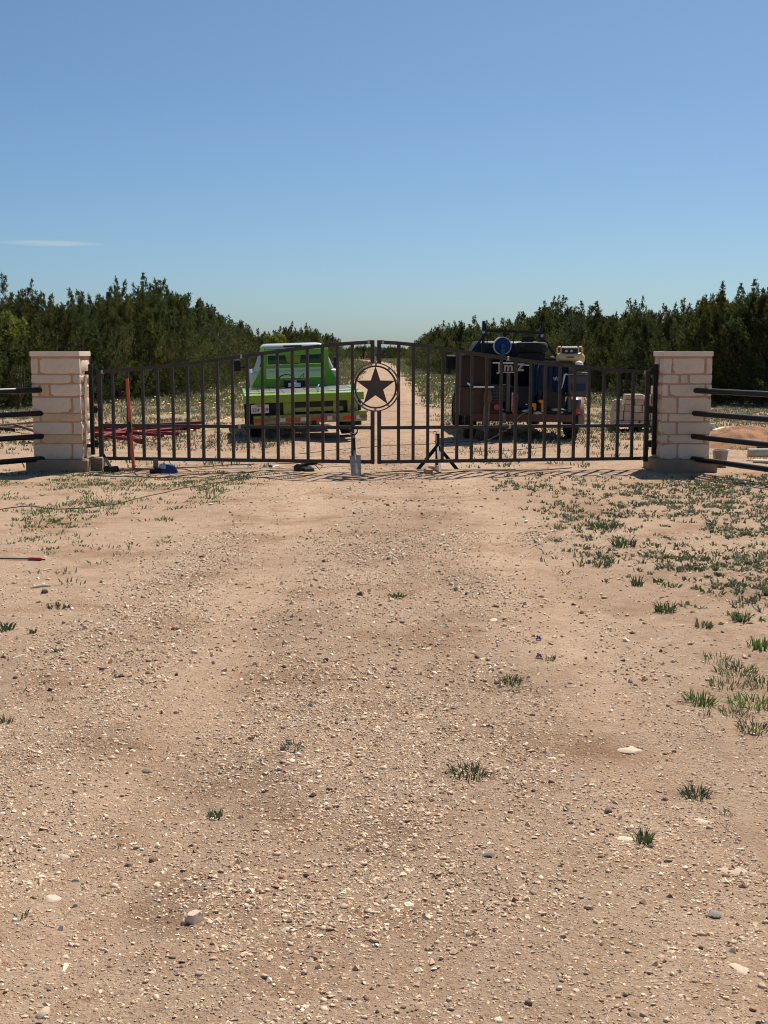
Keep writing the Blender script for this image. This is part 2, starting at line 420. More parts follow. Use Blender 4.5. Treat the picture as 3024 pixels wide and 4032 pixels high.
def scatter_gravel(n, y0, y1, smin, smed, ssig, smax, margin, dark=False):
    xy = frustum_xy(int(n * 2.4), y0, y1, margin)
    xy = xy[RNG.random(len(xy)) < gravel_density(xy[:, 0], xy[:, 1])][:n]
    m = len(xy)
    s = np.clip(smed * np.exp(RNG.normal(0, ssig, m)), smin, smax) / 2
    scl = np.stack([s * RNG.uniform(.8, 1.35, m), s * RNG.uniform(.7, 1.1, m), s * RNG.uniform(.45, .95, m)], 1)
    z = hgt(xy[:, 0], xy[:, 1]) + .010 * (on_road(xy[:, 0], xy[:, 1]) > .6) + scl[:, 2] * RNG.uniform(-.5, .3, m)
    pos = np.stack([xy[:, 0], xy[:, 1], z], 1)
    R = rotz_np(RNG.uniform(0, 6.283, m), RNG.normal(0, .3, m))
    vs, ts, cs, off = [], [], [], 0
    cols = gravel_tones(m)
    if dark: cols = np.array((.15, .095, .065)) * RNG.uniform(.6, 1.5, (m, 1))
    kind = RNG.integers(0, 4, m)
    for kk in range(4):
        q = kind == kk
        bv, bt = OCT_V + RNG.normal(0, .15, OCT_V.shape), OCT_T
        a, t = instance_np(bv, bt, pos[q], R[q], scl[q])
        a = a + RNG.normal(0, 1, a.shape) * np.repeat(s[q], len(bv))[:, None] * .12
        vs.append(a); ts.append(t + off); cs.append(np.repeat(cols[q], len(bv), 0)); off += len(a)
    return np.concatenate(vs), np.concatenate(ts), np.concatenate(cs)
M_STONE = attr_mat('gravel_stones', .9, spec=.2)
gv = [scatter_gravel(108000, 2.4, 6.0, .0045, .0074, .50, .030, .7),
      scatter_gravel(50000, 6.0, 11.5, .0065, .0118, .46, .042, .7),
      scatter_gravel(18000, 11.5, 24, .011, .0170, .42, .05, .5),
      scatter_gravel(420, 4.5, 19, .016, .030, .30, .055, .5, True)]
off = 0; tv, tt_, tc_ = [], [], []
for a, t, c in gv:
    tv.append(a); tt_.append(t + off); tc_.append(c); off += len(a)
gravel = np_mesh('gravel', np.concatenate(tv), np.concatenate(tt_), M_STONE, np.concatenate(tc_), smooth=np.repeat(RNG.random(off // 9) < .45, 14))
tag(gravel, 'loose tan and grey gravel strewn over the driveway', 'gravel', kind='stuff')

# single rocks that stand out
def rock_mesh(name, seed, flat, rough, col, cuts=3):
    bm = bmesh.new(); bmesh.ops.create_icosphere(bm, subdivisions=cuts, radius=1)
    r = np.random.default_rng(seed)
    planes = [(V(r.normal(0, 1, 3)).normalized(), r.uniform(.55, .92)) for _ in range(11)]
    for v in bm.verts:
        for nn, d in planes:
            q = v.co.dot(nn)
            if q > d: v.co -= nn * (q - d)
        v.co *= 1 + r.normal(0, rough)
        v.co.z *= flat
    me = bpy.data.meshes.new(name); bm.to_mesh(me); bm.free()
    me.shade_smooth(); me.set_sharp_from_angle(angle=math.radians(24))
    me.materials.append(mat(name + '_stone_%d' % seed, col, .9, var=.22, scale=18, bump=.5, bscale=90))
    return me
ROCKS = [  # u, v of the base, width px, flatness, colour, label
    (762, 3638, 64, .95, (.74, .57, .45), 'pale pink blocky rock sitting proud of the gravel in the foreground', 1),
    (578, 3030, 44, .62, (.34, .26, .19), 'rounded brown cobble lying on the sandy left side of the drive', 2),
    (2488, 2950, 88, .28, (.66, .52, .38), 'broad flat cream slab embedded in the gravel on the right', 3),
    (2280, 3058, 56, .30, (.26, .22, .18), 'thin grey-brown slab leaning between the two near grass tufts', 4),
    (2395, 3186, 34, .85, (.21, .17, .14), 'dark round stone between the two grass tufts at right', 5),
    (2464, 3288, 70, .30, (.74, .62, .48), 'long pale stone touching the upright grass tuft', 6),
    (2562, 3322, 32, .8, (.20, .16, .13), 'dark brown stone just below the upright grass tuft', 7),
    (2815, 3590, 62, .5, (.29, .265, .235), 'dull grey angular rock near the lower right edge', 8),
    (2915, 3822, 76, .30, (.72, .56, .42), 'large flat peach coloured stone at the lower right', 9),
    (2505, 3622, 46, .25, (.50, .47, .38), 'smooth greenish grey flat stone set flush in fine gravel', 10),
    (1990, 3072, 34, .6, (.74, .64, .5), 'small pale stone below the widest grass tuft', 11),
    (165, 4008, 62, .6, (.62, .48, .36), 'big cream rock at the bottom left edge of the view', 12),
    (188, 4018, 30, .7, (.20, .18, .17), 'dark grey stone tucked against the big cream rock', 13),
    (200, 3545, 70, .35, (.66, .52, .40), 'wide cream stone half sunk near the left grass sprout', 14),
    (295, 3572, 46, .6, (.50, .38, .29), 'tan lumpy stone right of the half sunk cream stone', 15),
    (252, 3372, 56, .45, (.58, .48, .37), 'light stone with dark side on the left gravel', 16),
    (1930, 3376, 52, .45, (.20, .16, .14), 'pair of dark stone flakes in the middle of the gravel', 17),
    (1945, 2462, 56, .22, (.66, .52, .39), 'flat pale flagstone at the centre of the drive', 18),
    (172, 2338, 26, .8, (.22, .13, .09), 'dark red-brown rock beside the pale stick on the left', 19),
    (2620, 3130, 26, .9, (.19, .16, .14), 'dark pointed stone left of the flowering grass tuft', 20),
    (1286, 3170, 30, .6, (.80, .74, .64), 'bright white stone chip on the centre gravel', 21),
    (2775, 3222, 74, .24, (.68, .55, .42), 'long narrow cream slab right of the upright tuft', 22),
    (2885, 3420, 110, .16, (.60, .46, .34), 'very flat wide stone barely showing above the right gravel', 23),
    (860, 2818, 26, .8, (.22, .17, .14), 'dark stone with pale cap on the sandy centre left', 24),
]
for u, v, w, fl, col, lab, sd in ROCKS:
    p = gnd(u, v); dist = p.y / math.cos(TILT)
    r = w / 2 * (math.hypot(p.y, EYE)) / FPX * 1.22
    o = bpy.data.objects.new('rock', rock_mesh('rock', sd, fl, .025, col)); link(o)
    o.scale = (r, r * .8, r); o.rotation_euler = (random.uniform(-.1, .1), random.uniform(-.1, .1), random.uniform(0, 6))
    o.location = (p.x, p.y + r * .5, p.z + r * fl * .5)
    tag(o, lab, 'rock', 'rocks lying on the driveway')

# ------------------------------------------------------------------ trees
M_JUN = attr_mat('juniper_foliage', .75, trans=.30, objvar=.16, spec=.25)
M_MESQ = attr_mat('mesquite_foliage', .6, trans=.4, objvar=.12, spec=.3)
M_BARK = mat('juniper_bark', (.17, .125, .095), .95, var=.4, scale=14, bump=.6, bscale=40)
def sprays(pos, dirs, L, W, k, tone, rng):
    """k narrow pointed leaves fanned round each spray's direction"""
    n = len(pos); out_v, out_c = [], []
    for i in range(k):
        d = dirs + rng.normal(0, .42, (n, 3)); d /= np.linalg.norm(d, axis=1)[:, None]
        s = np.cross(d, rng.normal(0, 1, (n, 3))); s /= np.linalg.norm(s, axis=1)[:, None]
        l = (L * rng.uniform(.6, 1.25, n))[:, None]; w = (W * rng.uniform(.7, 1.3, n))[:, None]
        p0 = pos + d * l * .05
        out_v.append(np.stack([p0 + s * w * .35, p0 + d * l * .45 + s * -w * .55, p0 + d * l], 1))
        out_c.append(np.repeat((tone * rng.uniform(.8, 1.2, (n, 1)))[:, None, :], 3, 1))
    v = np.concatenate(out_v).reshape(-1, 3); c = np.concatenate(out_c).reshape(-1, 3)
    return v, np.arange(len(v)).reshape(-1, 3), c
def juniper(seed, H, R, n, green=(.062, .075, .030), k=3):
    """a dense bush of upswept plumes: n plumes spread through an uneven dome, the top ones standing up as spikes"""
    rng = np.random.default_rng(seed); m = 22
    t = rng.uniform(.0, 1.0, n); aa = rng.uniform(0, 6.283, n)
    lobe = .72 + .56 * fbm(np.cos(aa) * 1.4 + 5, np.sin(aa) * 1.4 + t * 2.2, seed, 3)
    prof = np.where(t < .22, .80 + .9 * t, np.where(t < .55, 1.0, 1 - ((t - .55) / .47) ** 1.4 * .78))
    q = np.sqrt(rng.uniform(.12, 1, n)); rr = R * prof * lobe * q
    crest = .80 + .40 * fbm(np.cos(aa) * q * 2.1 + 9, np.sin(aa) * q * 2.1, seed + 3, 2)
    px, py, pz = rr * np.cos(aa), rr * np.sin(aa), .04 + t * H * .70 * np.where(t > .5, 1 + (crest - 1) * (t - .5) * 2, 1)
    L = rng.uniform(.42, .80, n); ax = np.zeros(n)
    up = .55 + .9 * t; d = np.stack([np.cos(aa) * (1 - .72 * t) * .8, np.sin(aa) * (1 - .72 * t) * .8, up], 1) + rng.normal(0, .16, (n, 3))
    # spires: the leading shoots that stand above the mass
    ns = 8; sa = rng.uniform(0, 6.283, ns); sr = R * .72 * np.sqrt(rng.uniform(0, 1, ns)); sr[0] = R * .1
    sh = H * (1 - .22 * (sr / R) ** 1.2 - rng.uniform(0, .16, ns)); sh[0] = H
    per = 15; j = np.repeat(np.arange(ns), per); w = np.tile(np.linspace(0, 1, per), ns)
    z0 = H * .56; ph = rng.uniform(0, 6.283, ns * per); lw = R * .20 * (1 - w) ** .8 * rng.uniform(.4, 1.1, ns * per)
    lx_, ly_ = rng.normal(0, .10, ns), rng.normal(0, .10, ns)
    sx = sr[j] * np.cos(sa[j]) + lw * np.cos(ph) + lx_[j] * w; sy = sr[j] * np.sin(sa[j]) + lw * np.sin(ph) + ly_[j] * w
    sz = z0 + (sh[j] - .28 - z0) * w
    sd = np.stack([np.cos(ph) * .45 * (1 - w * .8), np.sin(ph) * .45 * (1 - w * .8), np.ones(ns * per)], 1) + rng.normal(0, .09, (ns * per, 3))
    px, py, pz = np.concatenate([px, sx]), np.concatenate([py, sy]), np.concatenate([pz, sz]); d = np.concatenate([d, sd]); d /= np.linalg.norm(d, axis=1)[:, None]
    L = np.concatenate([L, rng.uniform(.26, .46, ns * per)]) * (H / 4.4); n = len(px); spike = np.arange(n) >= n - ns * per
    g = np.array(green); cl = fbm(px * 1.1 + seed, pz * 1.1 + py, seed + 5)[:, None]; kk = rng.random(n)[:, None]
    tone = g * (.55 + .9 * cl) * np.where(kk < .15, np.array((1.45, 1.30, .85)), np.where(kk > .94, np.array((1.35, .95, .7)), 1.0))
    # sprays along every plume
    i = np.repeat(np.arange(n), m); s = rng.uniform(.0, 1, n * m)
    rad = (np.where(spike, .085, .15)[i] * (1 - s * .88) * rng.uniform(.3, 1.15, n * m))[:, None]
    side = rng.normal(0, 1, (n * m, 3)); side -= d[i] * (side * d[i]).sum(1)[:, None]; side /= np.linalg.norm(side, axis=1)[:, None]
    pos = np.stack([px, py, pz], 1)[i] + d[i] * (s * L[i])[:, None] + side * rad
    dirs = d[i] * .8 + side * (.75 * (1 - s))[:, None]
    v, f, c = sprays(pos, dirs, .125, .042, k, tone[i], rng)
    la = rng.uniform(0, 6.283, 9); lr = R * rng.uniform(.1, .6, 9)
    return v, f, c, (lr * np.cos(la), lr * np.sin(la), H * rng.uniform(.6, .85, 9), .1 * rng.normal(0, 1, (9, 2)))
def mesquite(seed, H, R, n, green=(.20, .235, .04)):
    rng = np.random.default_rng(seed)
    m = 26; a = rng.uniform(0, 6.283, m); r = R * np.sqrt(rng.uniform(0, 1, m)) * .8
    cz = H * (.42 + .5 * rng.uniform(0, 1, m) * (1 - (r / R) ** 2 * .6)); cr = R * rng.uniform(.16, .30, m)
    pick = rng.integers(0, m, n); d = rng.normal(0, 1, (n, 3)); d /= np.linalg.norm(d, axis=1)[:, None]
    q = d * (cr[pick] * rng.uniform(.3, 1, n) ** .5)[:, None]
    pos = np.stack([r[pick] * np.cos(a[pick]), r[pick] * np.sin(a[pick]), cz[pick]], 1) + q
    dirs = d * .6 + np.array((0, 0, -.1)); tone = np.array(green) * rng.uniform(.7, 1.25, (n, 1))
    v, f, c = sprays(pos, dirs, .16, .075, 4, tone, rng)
    return v, f, c, (r * np.cos(a), r * np.sin(a), cz, np.zeros((m, 2)))
def tree_proto(kind, seed, H, R, n, **kw):
    v, f, c, (lx, ly, lh, lean) = (juniper if kind == 'juniper' else mesquite)(seed, H, R, n, **kw)
    crown = np_mesh('crown', v, f, M_JUN if kind == 'juniper' else M_MESQ, c, parent=False).data
    b = MB(); rng = random.Random(seed)
    fork = V((0, 0, H * .10))
    b.tube([(0, 0, -.25), (.02, .01, H * .05), tuple(fork)], [.15, .12, .10], 7)
    for i in range(min(len(lx), 9)):
        tip = V((lx[i] + lean[i][0] * lh[i] * .4, ly[i] + lean[i][1] * lh[i] * .4, lh[i] * .86))
        mid = fork.lerp(tip, .4) + V((rng.uniform(-.15, .15), rng.uniform(-.15, .15), -.1))
        b.tube([tuple(fork), tuple(mid), tuple(tip)], [.07, .045, .012], 5)
        for j in range(2):
            q = mid.lerp(tip, rng.uniform(.1, .6)); b.tube([tuple(q), tuple(q + V((rng.uniform(-.5, .5), rng.uniform(-.5, .5), rng.uniform(.1, .45))))], [.025, .006], 4)
    me = bpy.data.meshes.new('trunk'); me.from_pydata(b.v, [], b.f); me.materials.append(M_BARK); me.shade_smooth()
    return crown, me, H
JUN = [tree_proto('juniper', 100 + i, 4.4, [1.75, 2.05, 1.6, 1.9, 1.8, 2.2][i], [170, 200, 155, 190, 180, 215][i],
                  green=[(.078, .098, .030), (.064, .088, .029), (.088, .103, .033), (.070, .094, .036), (.094, .104, .032), (.074, .090, .026)][i]) for i in range(6)]
MES = [tree_proto('mesquite', 300 + i, 3.6, 1.7, 3800) for i in range(2)]
def place_tree(name, proto, x, y, H, rz, label, group, wide=1.0):
    crown, trunk, h0 = proto; s = H / h0
    t = thing(name, label, 'tree', (x, y, -.03), rz, group); t.scale = (s * wide, s * wide, s)
    for nm, me in (('trunk', trunk), ('crown', crown)):
        o = bpy.data.objects.new(nm, me); link(o, t)
    return t
def tree_px(u, vbase, vtop, dy=0.0):
    p = gnd(u, vbase); y = p.y + dy; q = at(u, vtop, y)
    return q.x, y, max(q.z, 1.2)
# the front rows, from the frame's edge inwards: u of the middle, v of the foot, v of the top
LEFT = [(-60, 1616, 1310), (66, 1610, 1318), (190, 1596, 1160), (300, 1588, 1138), (395, 1580, 1165), (455, 1572, 1105), (545, 1566, 1128), (590, 1562, 1088), (650, 1558, 1108),
        (725, 1542, 1158), (790, 1528, 1178), (850, 1515, 1208), (905, 1500, 1248), (955, 1488, 1278), (1005, 1476, 1296), (1055, 1465, 1306), (1105, 1456, 1286), (1160, 1448, 1270), (1215, 1441, 1276), (1262, 1434, 1300), (1305, 1428, 1326)]
RIGHT = [(3075, 1596, 1090), (3005, 1592, 1112), (2935, 1590, 1152), (2870, 1588, 1122), (2800, 1584, 1160), (2735, 1580, 1190), (2672, 1574, 1184), (2600, 1566, 1204), (2515, 1556, 1178), (2440, 1546, 1236), (2375, 1538, 1244),
         (2325, 1530, 1188), (2262, 1522, 1214), (2198, 1514, 1172), (2130, 1506, 1196), (2060, 1500, 1236), (1985, 1492, 1252), (1915, 1484, 1262), (1852, 1477, 1248), (1792, 1470, 1268), (1735, 1462, 1268), (1690, 1455, 1296), (1655, 1448, 1328)]
JNAME = 'juniper_tree'
for i, (u, vb, vt) in enumerate(LEFT):
    x, y, H = tree_px(u, vb, vt)
    wide = random.uniform(.85, 1.1) * (1 if i < 9 else 1.25)
    lab = ('dense dark juniper in the left hedge of trees, %s from the left edge' % ORD[i]) if i < 20 else 'last dark juniper of the left hedge before the gap over the road'
    place_tree(JNAME, JUN[i % 6], x, y, H, random.uniform(0, 6.28), lab, 'junipers left of the track', wide)
for i, (u, vb, vt) in enumerate(RIGHT):
    x, y, H = tree_px(u, vb, vt)
    wide = random.uniform(.85, 1.1) * (1 if i < 10 else 1.2)
    lab = ('dark green juniper in the right hedge of trees, %s from the right edge' % ORD[i]) if i < 20 else ['spiky juniper whose top stands left of the black rack', 'juniper with splayed tips near the inner end of the right trees', 'innermost low juniper of the right hedge beside the track'][i - 20]
    place_tree(JNAME, JUN[(i * 5 + 2) % 6], x, y, H, random.uniform(0, 6.28), lab, 'junipers right of the track', wide)
# rows behind: their tips show between the front ones
rb = random.Random(4)
for side, rows in ((-1, LEFT), (1, RIGHT)):
    for i, (u, vb, vt) in enumerate(rows):
        for k in range(2):
            x, y, H = tree_px(u + rb.uniform(-35, 35), vb, vt + rb.uniform(2, 26), dy=3.0 + 3.4 * k + rb.uniform(0, 1.5))
            place_tree(JNAME, JUN[rb.randrange(6)], x, y, H, rb.uniform(0, 6.28), 'dark juniper standing behind the front row of the %s hedge, only its tip showing' % ('left' if side < 0 else 'right'),
                       'back row junipers on the %s' % ('left' if side < 0 else 'right'), rb.uniform(.9, 1.15))
# filler low growth at the feet of the hedge is part of the trees; the far wood that closes the view
for i in range(34):
    u = 1300 + i * 12.5 + rb.uniform(-5, 5); y = rb.uniform(262, 300)
    H = at(u, 1362 + rb.uniform(-6, 12), y).z
    if i in (9, 10, 11, 12): H += .3
    place_tree(JNAME, JUN[rb.randrange(6)], at(u, 1400, y).x, y, H * 1.0, rb.uniform(0, 6.28), 'small dark juniper in the far wood that closes the view behind the gate top', 'far wood behind the gate', 1.5)
for u, vb, vt, lab in [(14, 1606, 1192, 'bright yellow-green mesquite at the left edge above the stone pillar'),
                       (1085, 1476, 1302, 'rounded lime green mesquite above the green truck cab'), (1330, 1424, 1352, 'pale green mesquite at the inner end of the left trees'),
                       (1262, 1440, 1330, 'loose light green mesquite right of the truck rack'), (1560, 1416, 1368, 'small bright green bush in the far gap right of the gate centre'), (1672, 1450, 1326, 'light green leafy bush at the inner end of the right trees')]:
    x, y, H = tree_px(u, vb, vt, dy=1.2 if u < 100 else -.8)
    place_tree('mesquite_tree', MES[int(u) % 2], x, y, H, random.uniform(0, 6), lab, 'light green mesquites', .7)
for u, vb, vt, lab in [(-45, 1600, 1118, 'dark juniper behind the yellow-green mesquite, cut by the left edge'), (38, 1598, 1092, 'dark juniper with bushy top right behind the yellow-green mesquite'), (108, 1598, 1112, 'dark juniper just right of the yellow-green mesquite')]:
    x, y, H = tree_px(u, vb, vt, dy=4.2)
    place_tree(JNAME, JUN[int(u) % 6], x, y, H, random.uniform(0, 6), lab, 'junipers left of the track', .95)
for i, (u, vb, vt) in enumerate([(-150, 1618, 1110), (-260, 1622, 1120), (-370, 1624, 1100), (-480, 1626, 1130), (3160, 1600, 1100), (3250, 1604, 1115), (3350, 1608, 1095), (3450, 1610, 1120)]):
    x, y, H = tree_px(u, vb, vt, dy=rb.uniform(0, 2))
    place_tree(JNAME, JUN[i % 6], x, y, H, rb.uniform(0, 6), 'juniper of the %s hedge beyond the edge of the view' % ('left' if u < 0 else 'right'), 'junipers past the frame on the %s' % ('left' if u < 0 else 'right'), 1.1)
# low shrubs on the right in front of the hedge
for u, vb, vt, lab in [(2470, 1562, 1478, 'low olive juniper bush behind the stacked limestone blocks'), (2365, 1545, 1440, 'low juniper bush beyond the grey tote'), (2590, 1585, 1500, 'small juniper shrub just left of the right stone pillar'), (1770, 1474, 1330, 'wide juniper bush left of the black work truck')]:
    x, y, H = tree_px(u, vb, vt, dy=-1.2)
    place_tree('juniper_bush', JUN[int(vt) % 6], x, y, max(H, .9), random.uniform(0, 6), lab, 'low juniper bushes', 1.6)

# ------------------------------------------------------------------ grass and weeds
M_GRASS = attr_mat('grass_blades', .7, trans=.3, spec=.25)
def blades(cx, cy, n_each, rad, hmin, hmax, w, tones, rng, lean=.5, curl=True):
    """bent two-segment blades growing from clump centres"""
    n = len(cx) * n_each; ci = np.repeat(np.arange(len(cx)), n_each)
    a = rng.uniform(0, 6.283, n); r = np.repeat(rad, n_each) * np.sqrt(rng.random(n))
    bx, by = cx[ci] + r * np.cos(a), cy[ci] + r * np.sin(a); bz = hgt(bx, by) - .004
    h = rng.uniform(hmin, hmax, n) * np.repeat(np.ones(len(cx)) if np.isscalar(rad) else (rad / np.mean(rad)) ** .5, n_each)
    da = a + rng.normal(0, .8, n); ln = h * np.abs(rng.normal(lean, lean * .5, n))
    dx, dy = np.cos(da) * ln, np.sin(da) * ln
    sa = rng.uniform(0, 6.283, n); ww = w * rng.uniform(.7, 1.3, n)
    sx, sy = np.cos(sa) * ww / 2, np.sin(sa) * ww / 2
    p0 = np.stack([bx - sx, by - sy, bz], 1); p1 = np.stack([bx + sx, by + sy, bz], 1)
    m0 = np.stack([bx + dx * .4 - sx * .8, by + dy * .4 - sy * .8, bz + h * .62], 1); m1 = np.stack([bx + dx * .4 + sx * .8, by + dy * .4 + sy * .8, bz + h * .62], 1)
    tp = np.stack([bx + dx, by + dy, bz + h * np.where(ln > h * .7, .8, 1.0)], 1)
    v = np.stack([p0, p1, m0, m1, tp], 1).reshape(-1, 3)
    t = (np.array([(0, 1, 3), (0, 3, 2), (2, 3, 4)])[None] + (np.arange(n) * 5)[:, None, None]).reshape(-1, 3)
    ct = tones[ci] * rng.uniform(.75, 1.25, (n, 1)); c = np.repeat(ct, 5, 0)
    return v, t, c
def merge(parts):
    off = 0; a, b, c = [], [], []
    for v, t, k in parts: a.append(v); b.append(t + off); c.append(k); off += len(v)
    return np.concatenate(a), np.concatenate(b), np.concatenate(c)
GREEN = np.array((.110, .145, .062)); OLIVE = np.array((.165, .165, .085)); GREY = np.array((.20, .215, .155)); DRY = np.array((.40, .32, .20)); LUSH = np.array((.115, .185, .045))
def tone_mix(n, pal, wts, rng):
    k = rng.choice(len(pal), n, p=wts); return np.array(pal)[k] * rng.uniform(.8, 1.2, (n, 1))
rg = np.random.default_rng(21)
# weeds on the right verge in front of the gate
def region(n, fn, y0, y1, x0, x1):
    out = np.zeros((0, 2))
    while len(out) < n:
        x = rg.uniform(x0, x1, n * 3); y = rg.uniform(y0, y1, n * 3)
        q = rg.random(n * 3) < fn(x, y); out = np.concatenate([out, np.stack([x[q], y[q]], 1)])
    return out[:n]
def right_weeds(x, y):
    edge = np.clip((x - 1.25 - (fbm(y * .6, x * .4, 61) - .5) * 1.2 - np.clip((9.5 - y) * .22, 0, 2)) / .9, 0, 1)
    clump = np.clip((fbm(x * 1.5, y * 1.5, 62) - .38) * 3.5, .22, 1)
    return edge * clump * np.clip((17.2 - y) / 1.5, 0, 1) * np.clip((y - 7.0) / .8, 0, 1)
def left_weeds(x, y):
    edge = np.clip((-1.9 - x + (fbm(y * .5, x * .5, 63) - .5) * 1.4 + np.clip((y - 13) * .22, 0, 1)) / .9, 0, 1)
    clump = np.clip((fbm(x * 1.5, y * .7, 64) - .45) * 4.5, .10, 1)
    return edge * clump * np.clip((17.4 - y) / 1.0, .3, 1) * np.clip((y - 8.2) / 3, 0, 1)
pw = region(2900, right_weeds, 6.8, 17.5, 1, 7); lw = region(1100, left_weeds, 7.8, 18.2, -7.5, -.4)
gw = merge([blades(pw[:, 0], pw[:, 1], 9, rg.uniform(.015, .055, len(pw)), .014, .050, .015, tone_mix(len(pw), [GREEN * .9, OLIVE * .85, GREY * .9], [.35, .3, .35], rg), rg, .95),
            blades(lw[:, 0], lw[:, 1], 13, rg.uniform(.04, .13, len(lw)), .012, .048, .012, tone_mix(len(lw), [LUSH, GREEN, OLIVE, GREY], [.4, .2, .2, .2], rg), rg, .9)])
o = np_mesh('weeds', gw[0], gw[1], M_GRASS, gw[2]); tag(o, 'short green and grey weeds dotted over both verges before the gate', 'weeds', kind='stuff')
# verges and field behind the gate
def field(x, y):
    r = on_road(x, y); d = (1 - r) * np.clip((fbm(x * .55, y * .4, 71) - .36) * 4.5, .05, 1)
    return d * np.clip((y - 16) / 14, .25, 1) * (np.abs(x) < .36 * y + 2)
f1 = region(8500, field, 18, 42, -17, 17); f2 = region(11000, lambda x, y: (1 - on_road(x, y)) * (np.abs(x) < 13), 40, 120, -13, 13); f3 = region(3500, lambda x, y: (1 - on_road(x, y)) * (np.abs(x) < 14), 118, 270, -14, 14)
gf = merge([blades(f1[:, 0], f1[:, 1], 9, rg.uniform(.06, .20, len(f1)), .025, .095, .020, tone_mix(len(f1), [GREEN, OLIVE, GREY, DRY], [.20, .28, .28, .24], rg), rg, .75),
            blades(f2[:, 0], f2[:, 1], 7, rg.uniform(.15, .35, len(f2)), .06, .18, .038, tone_mix(len(f2), [GREEN * .9, OLIVE, GREY, DRY], [.40, .36, .18, .06], rg), rg, .45),
            blades(f3[:, 0], f3[:, 1], 6, rg.uniform(.3, .7, len(f3)), .15, .40, .09, tone_mix(len(f3), [GREEN * .9, OLIVE, DRY], [.35, .5, .15], rg), rg, .4)])
o = np_mesh('field_grass', gf[0], gf[1], M_GRASS, gf[2]); tag(o, 'rough grass over the field and verges behind the gate', 'grass', kind='stuff')
# yellow flowers in the verge
M_FLOWER = mat('yellow_petals', (.80, .66, .10), .6, var=.2)
fl = region(420, lambda x, y: (1 - on_road(x, y)) * np.clip((fbm(x * .4, y * .25, 81) - .48) * 8, 0, 1), 24, 85, -11, 11)
k = len(fl); s = rg.uniform(.018, .04, k) * (1 + fl[:, 1] / 120)
fv, ft = instance_np(OCT_V, OCT_T, np.stack([fl[:, 0], fl[:, 1], rg.uniform(.06, .16, k)], 1), rotz_np(rg.uniform(0, 6, k)), np.stack([s, s, s * .5], 1))
o = np_mesh('wild_flowers', fv, ft, M_FLOWER); tag(o, 'tiny yellow wild flowers among the verge grass', 'flowers', kind='stuff')

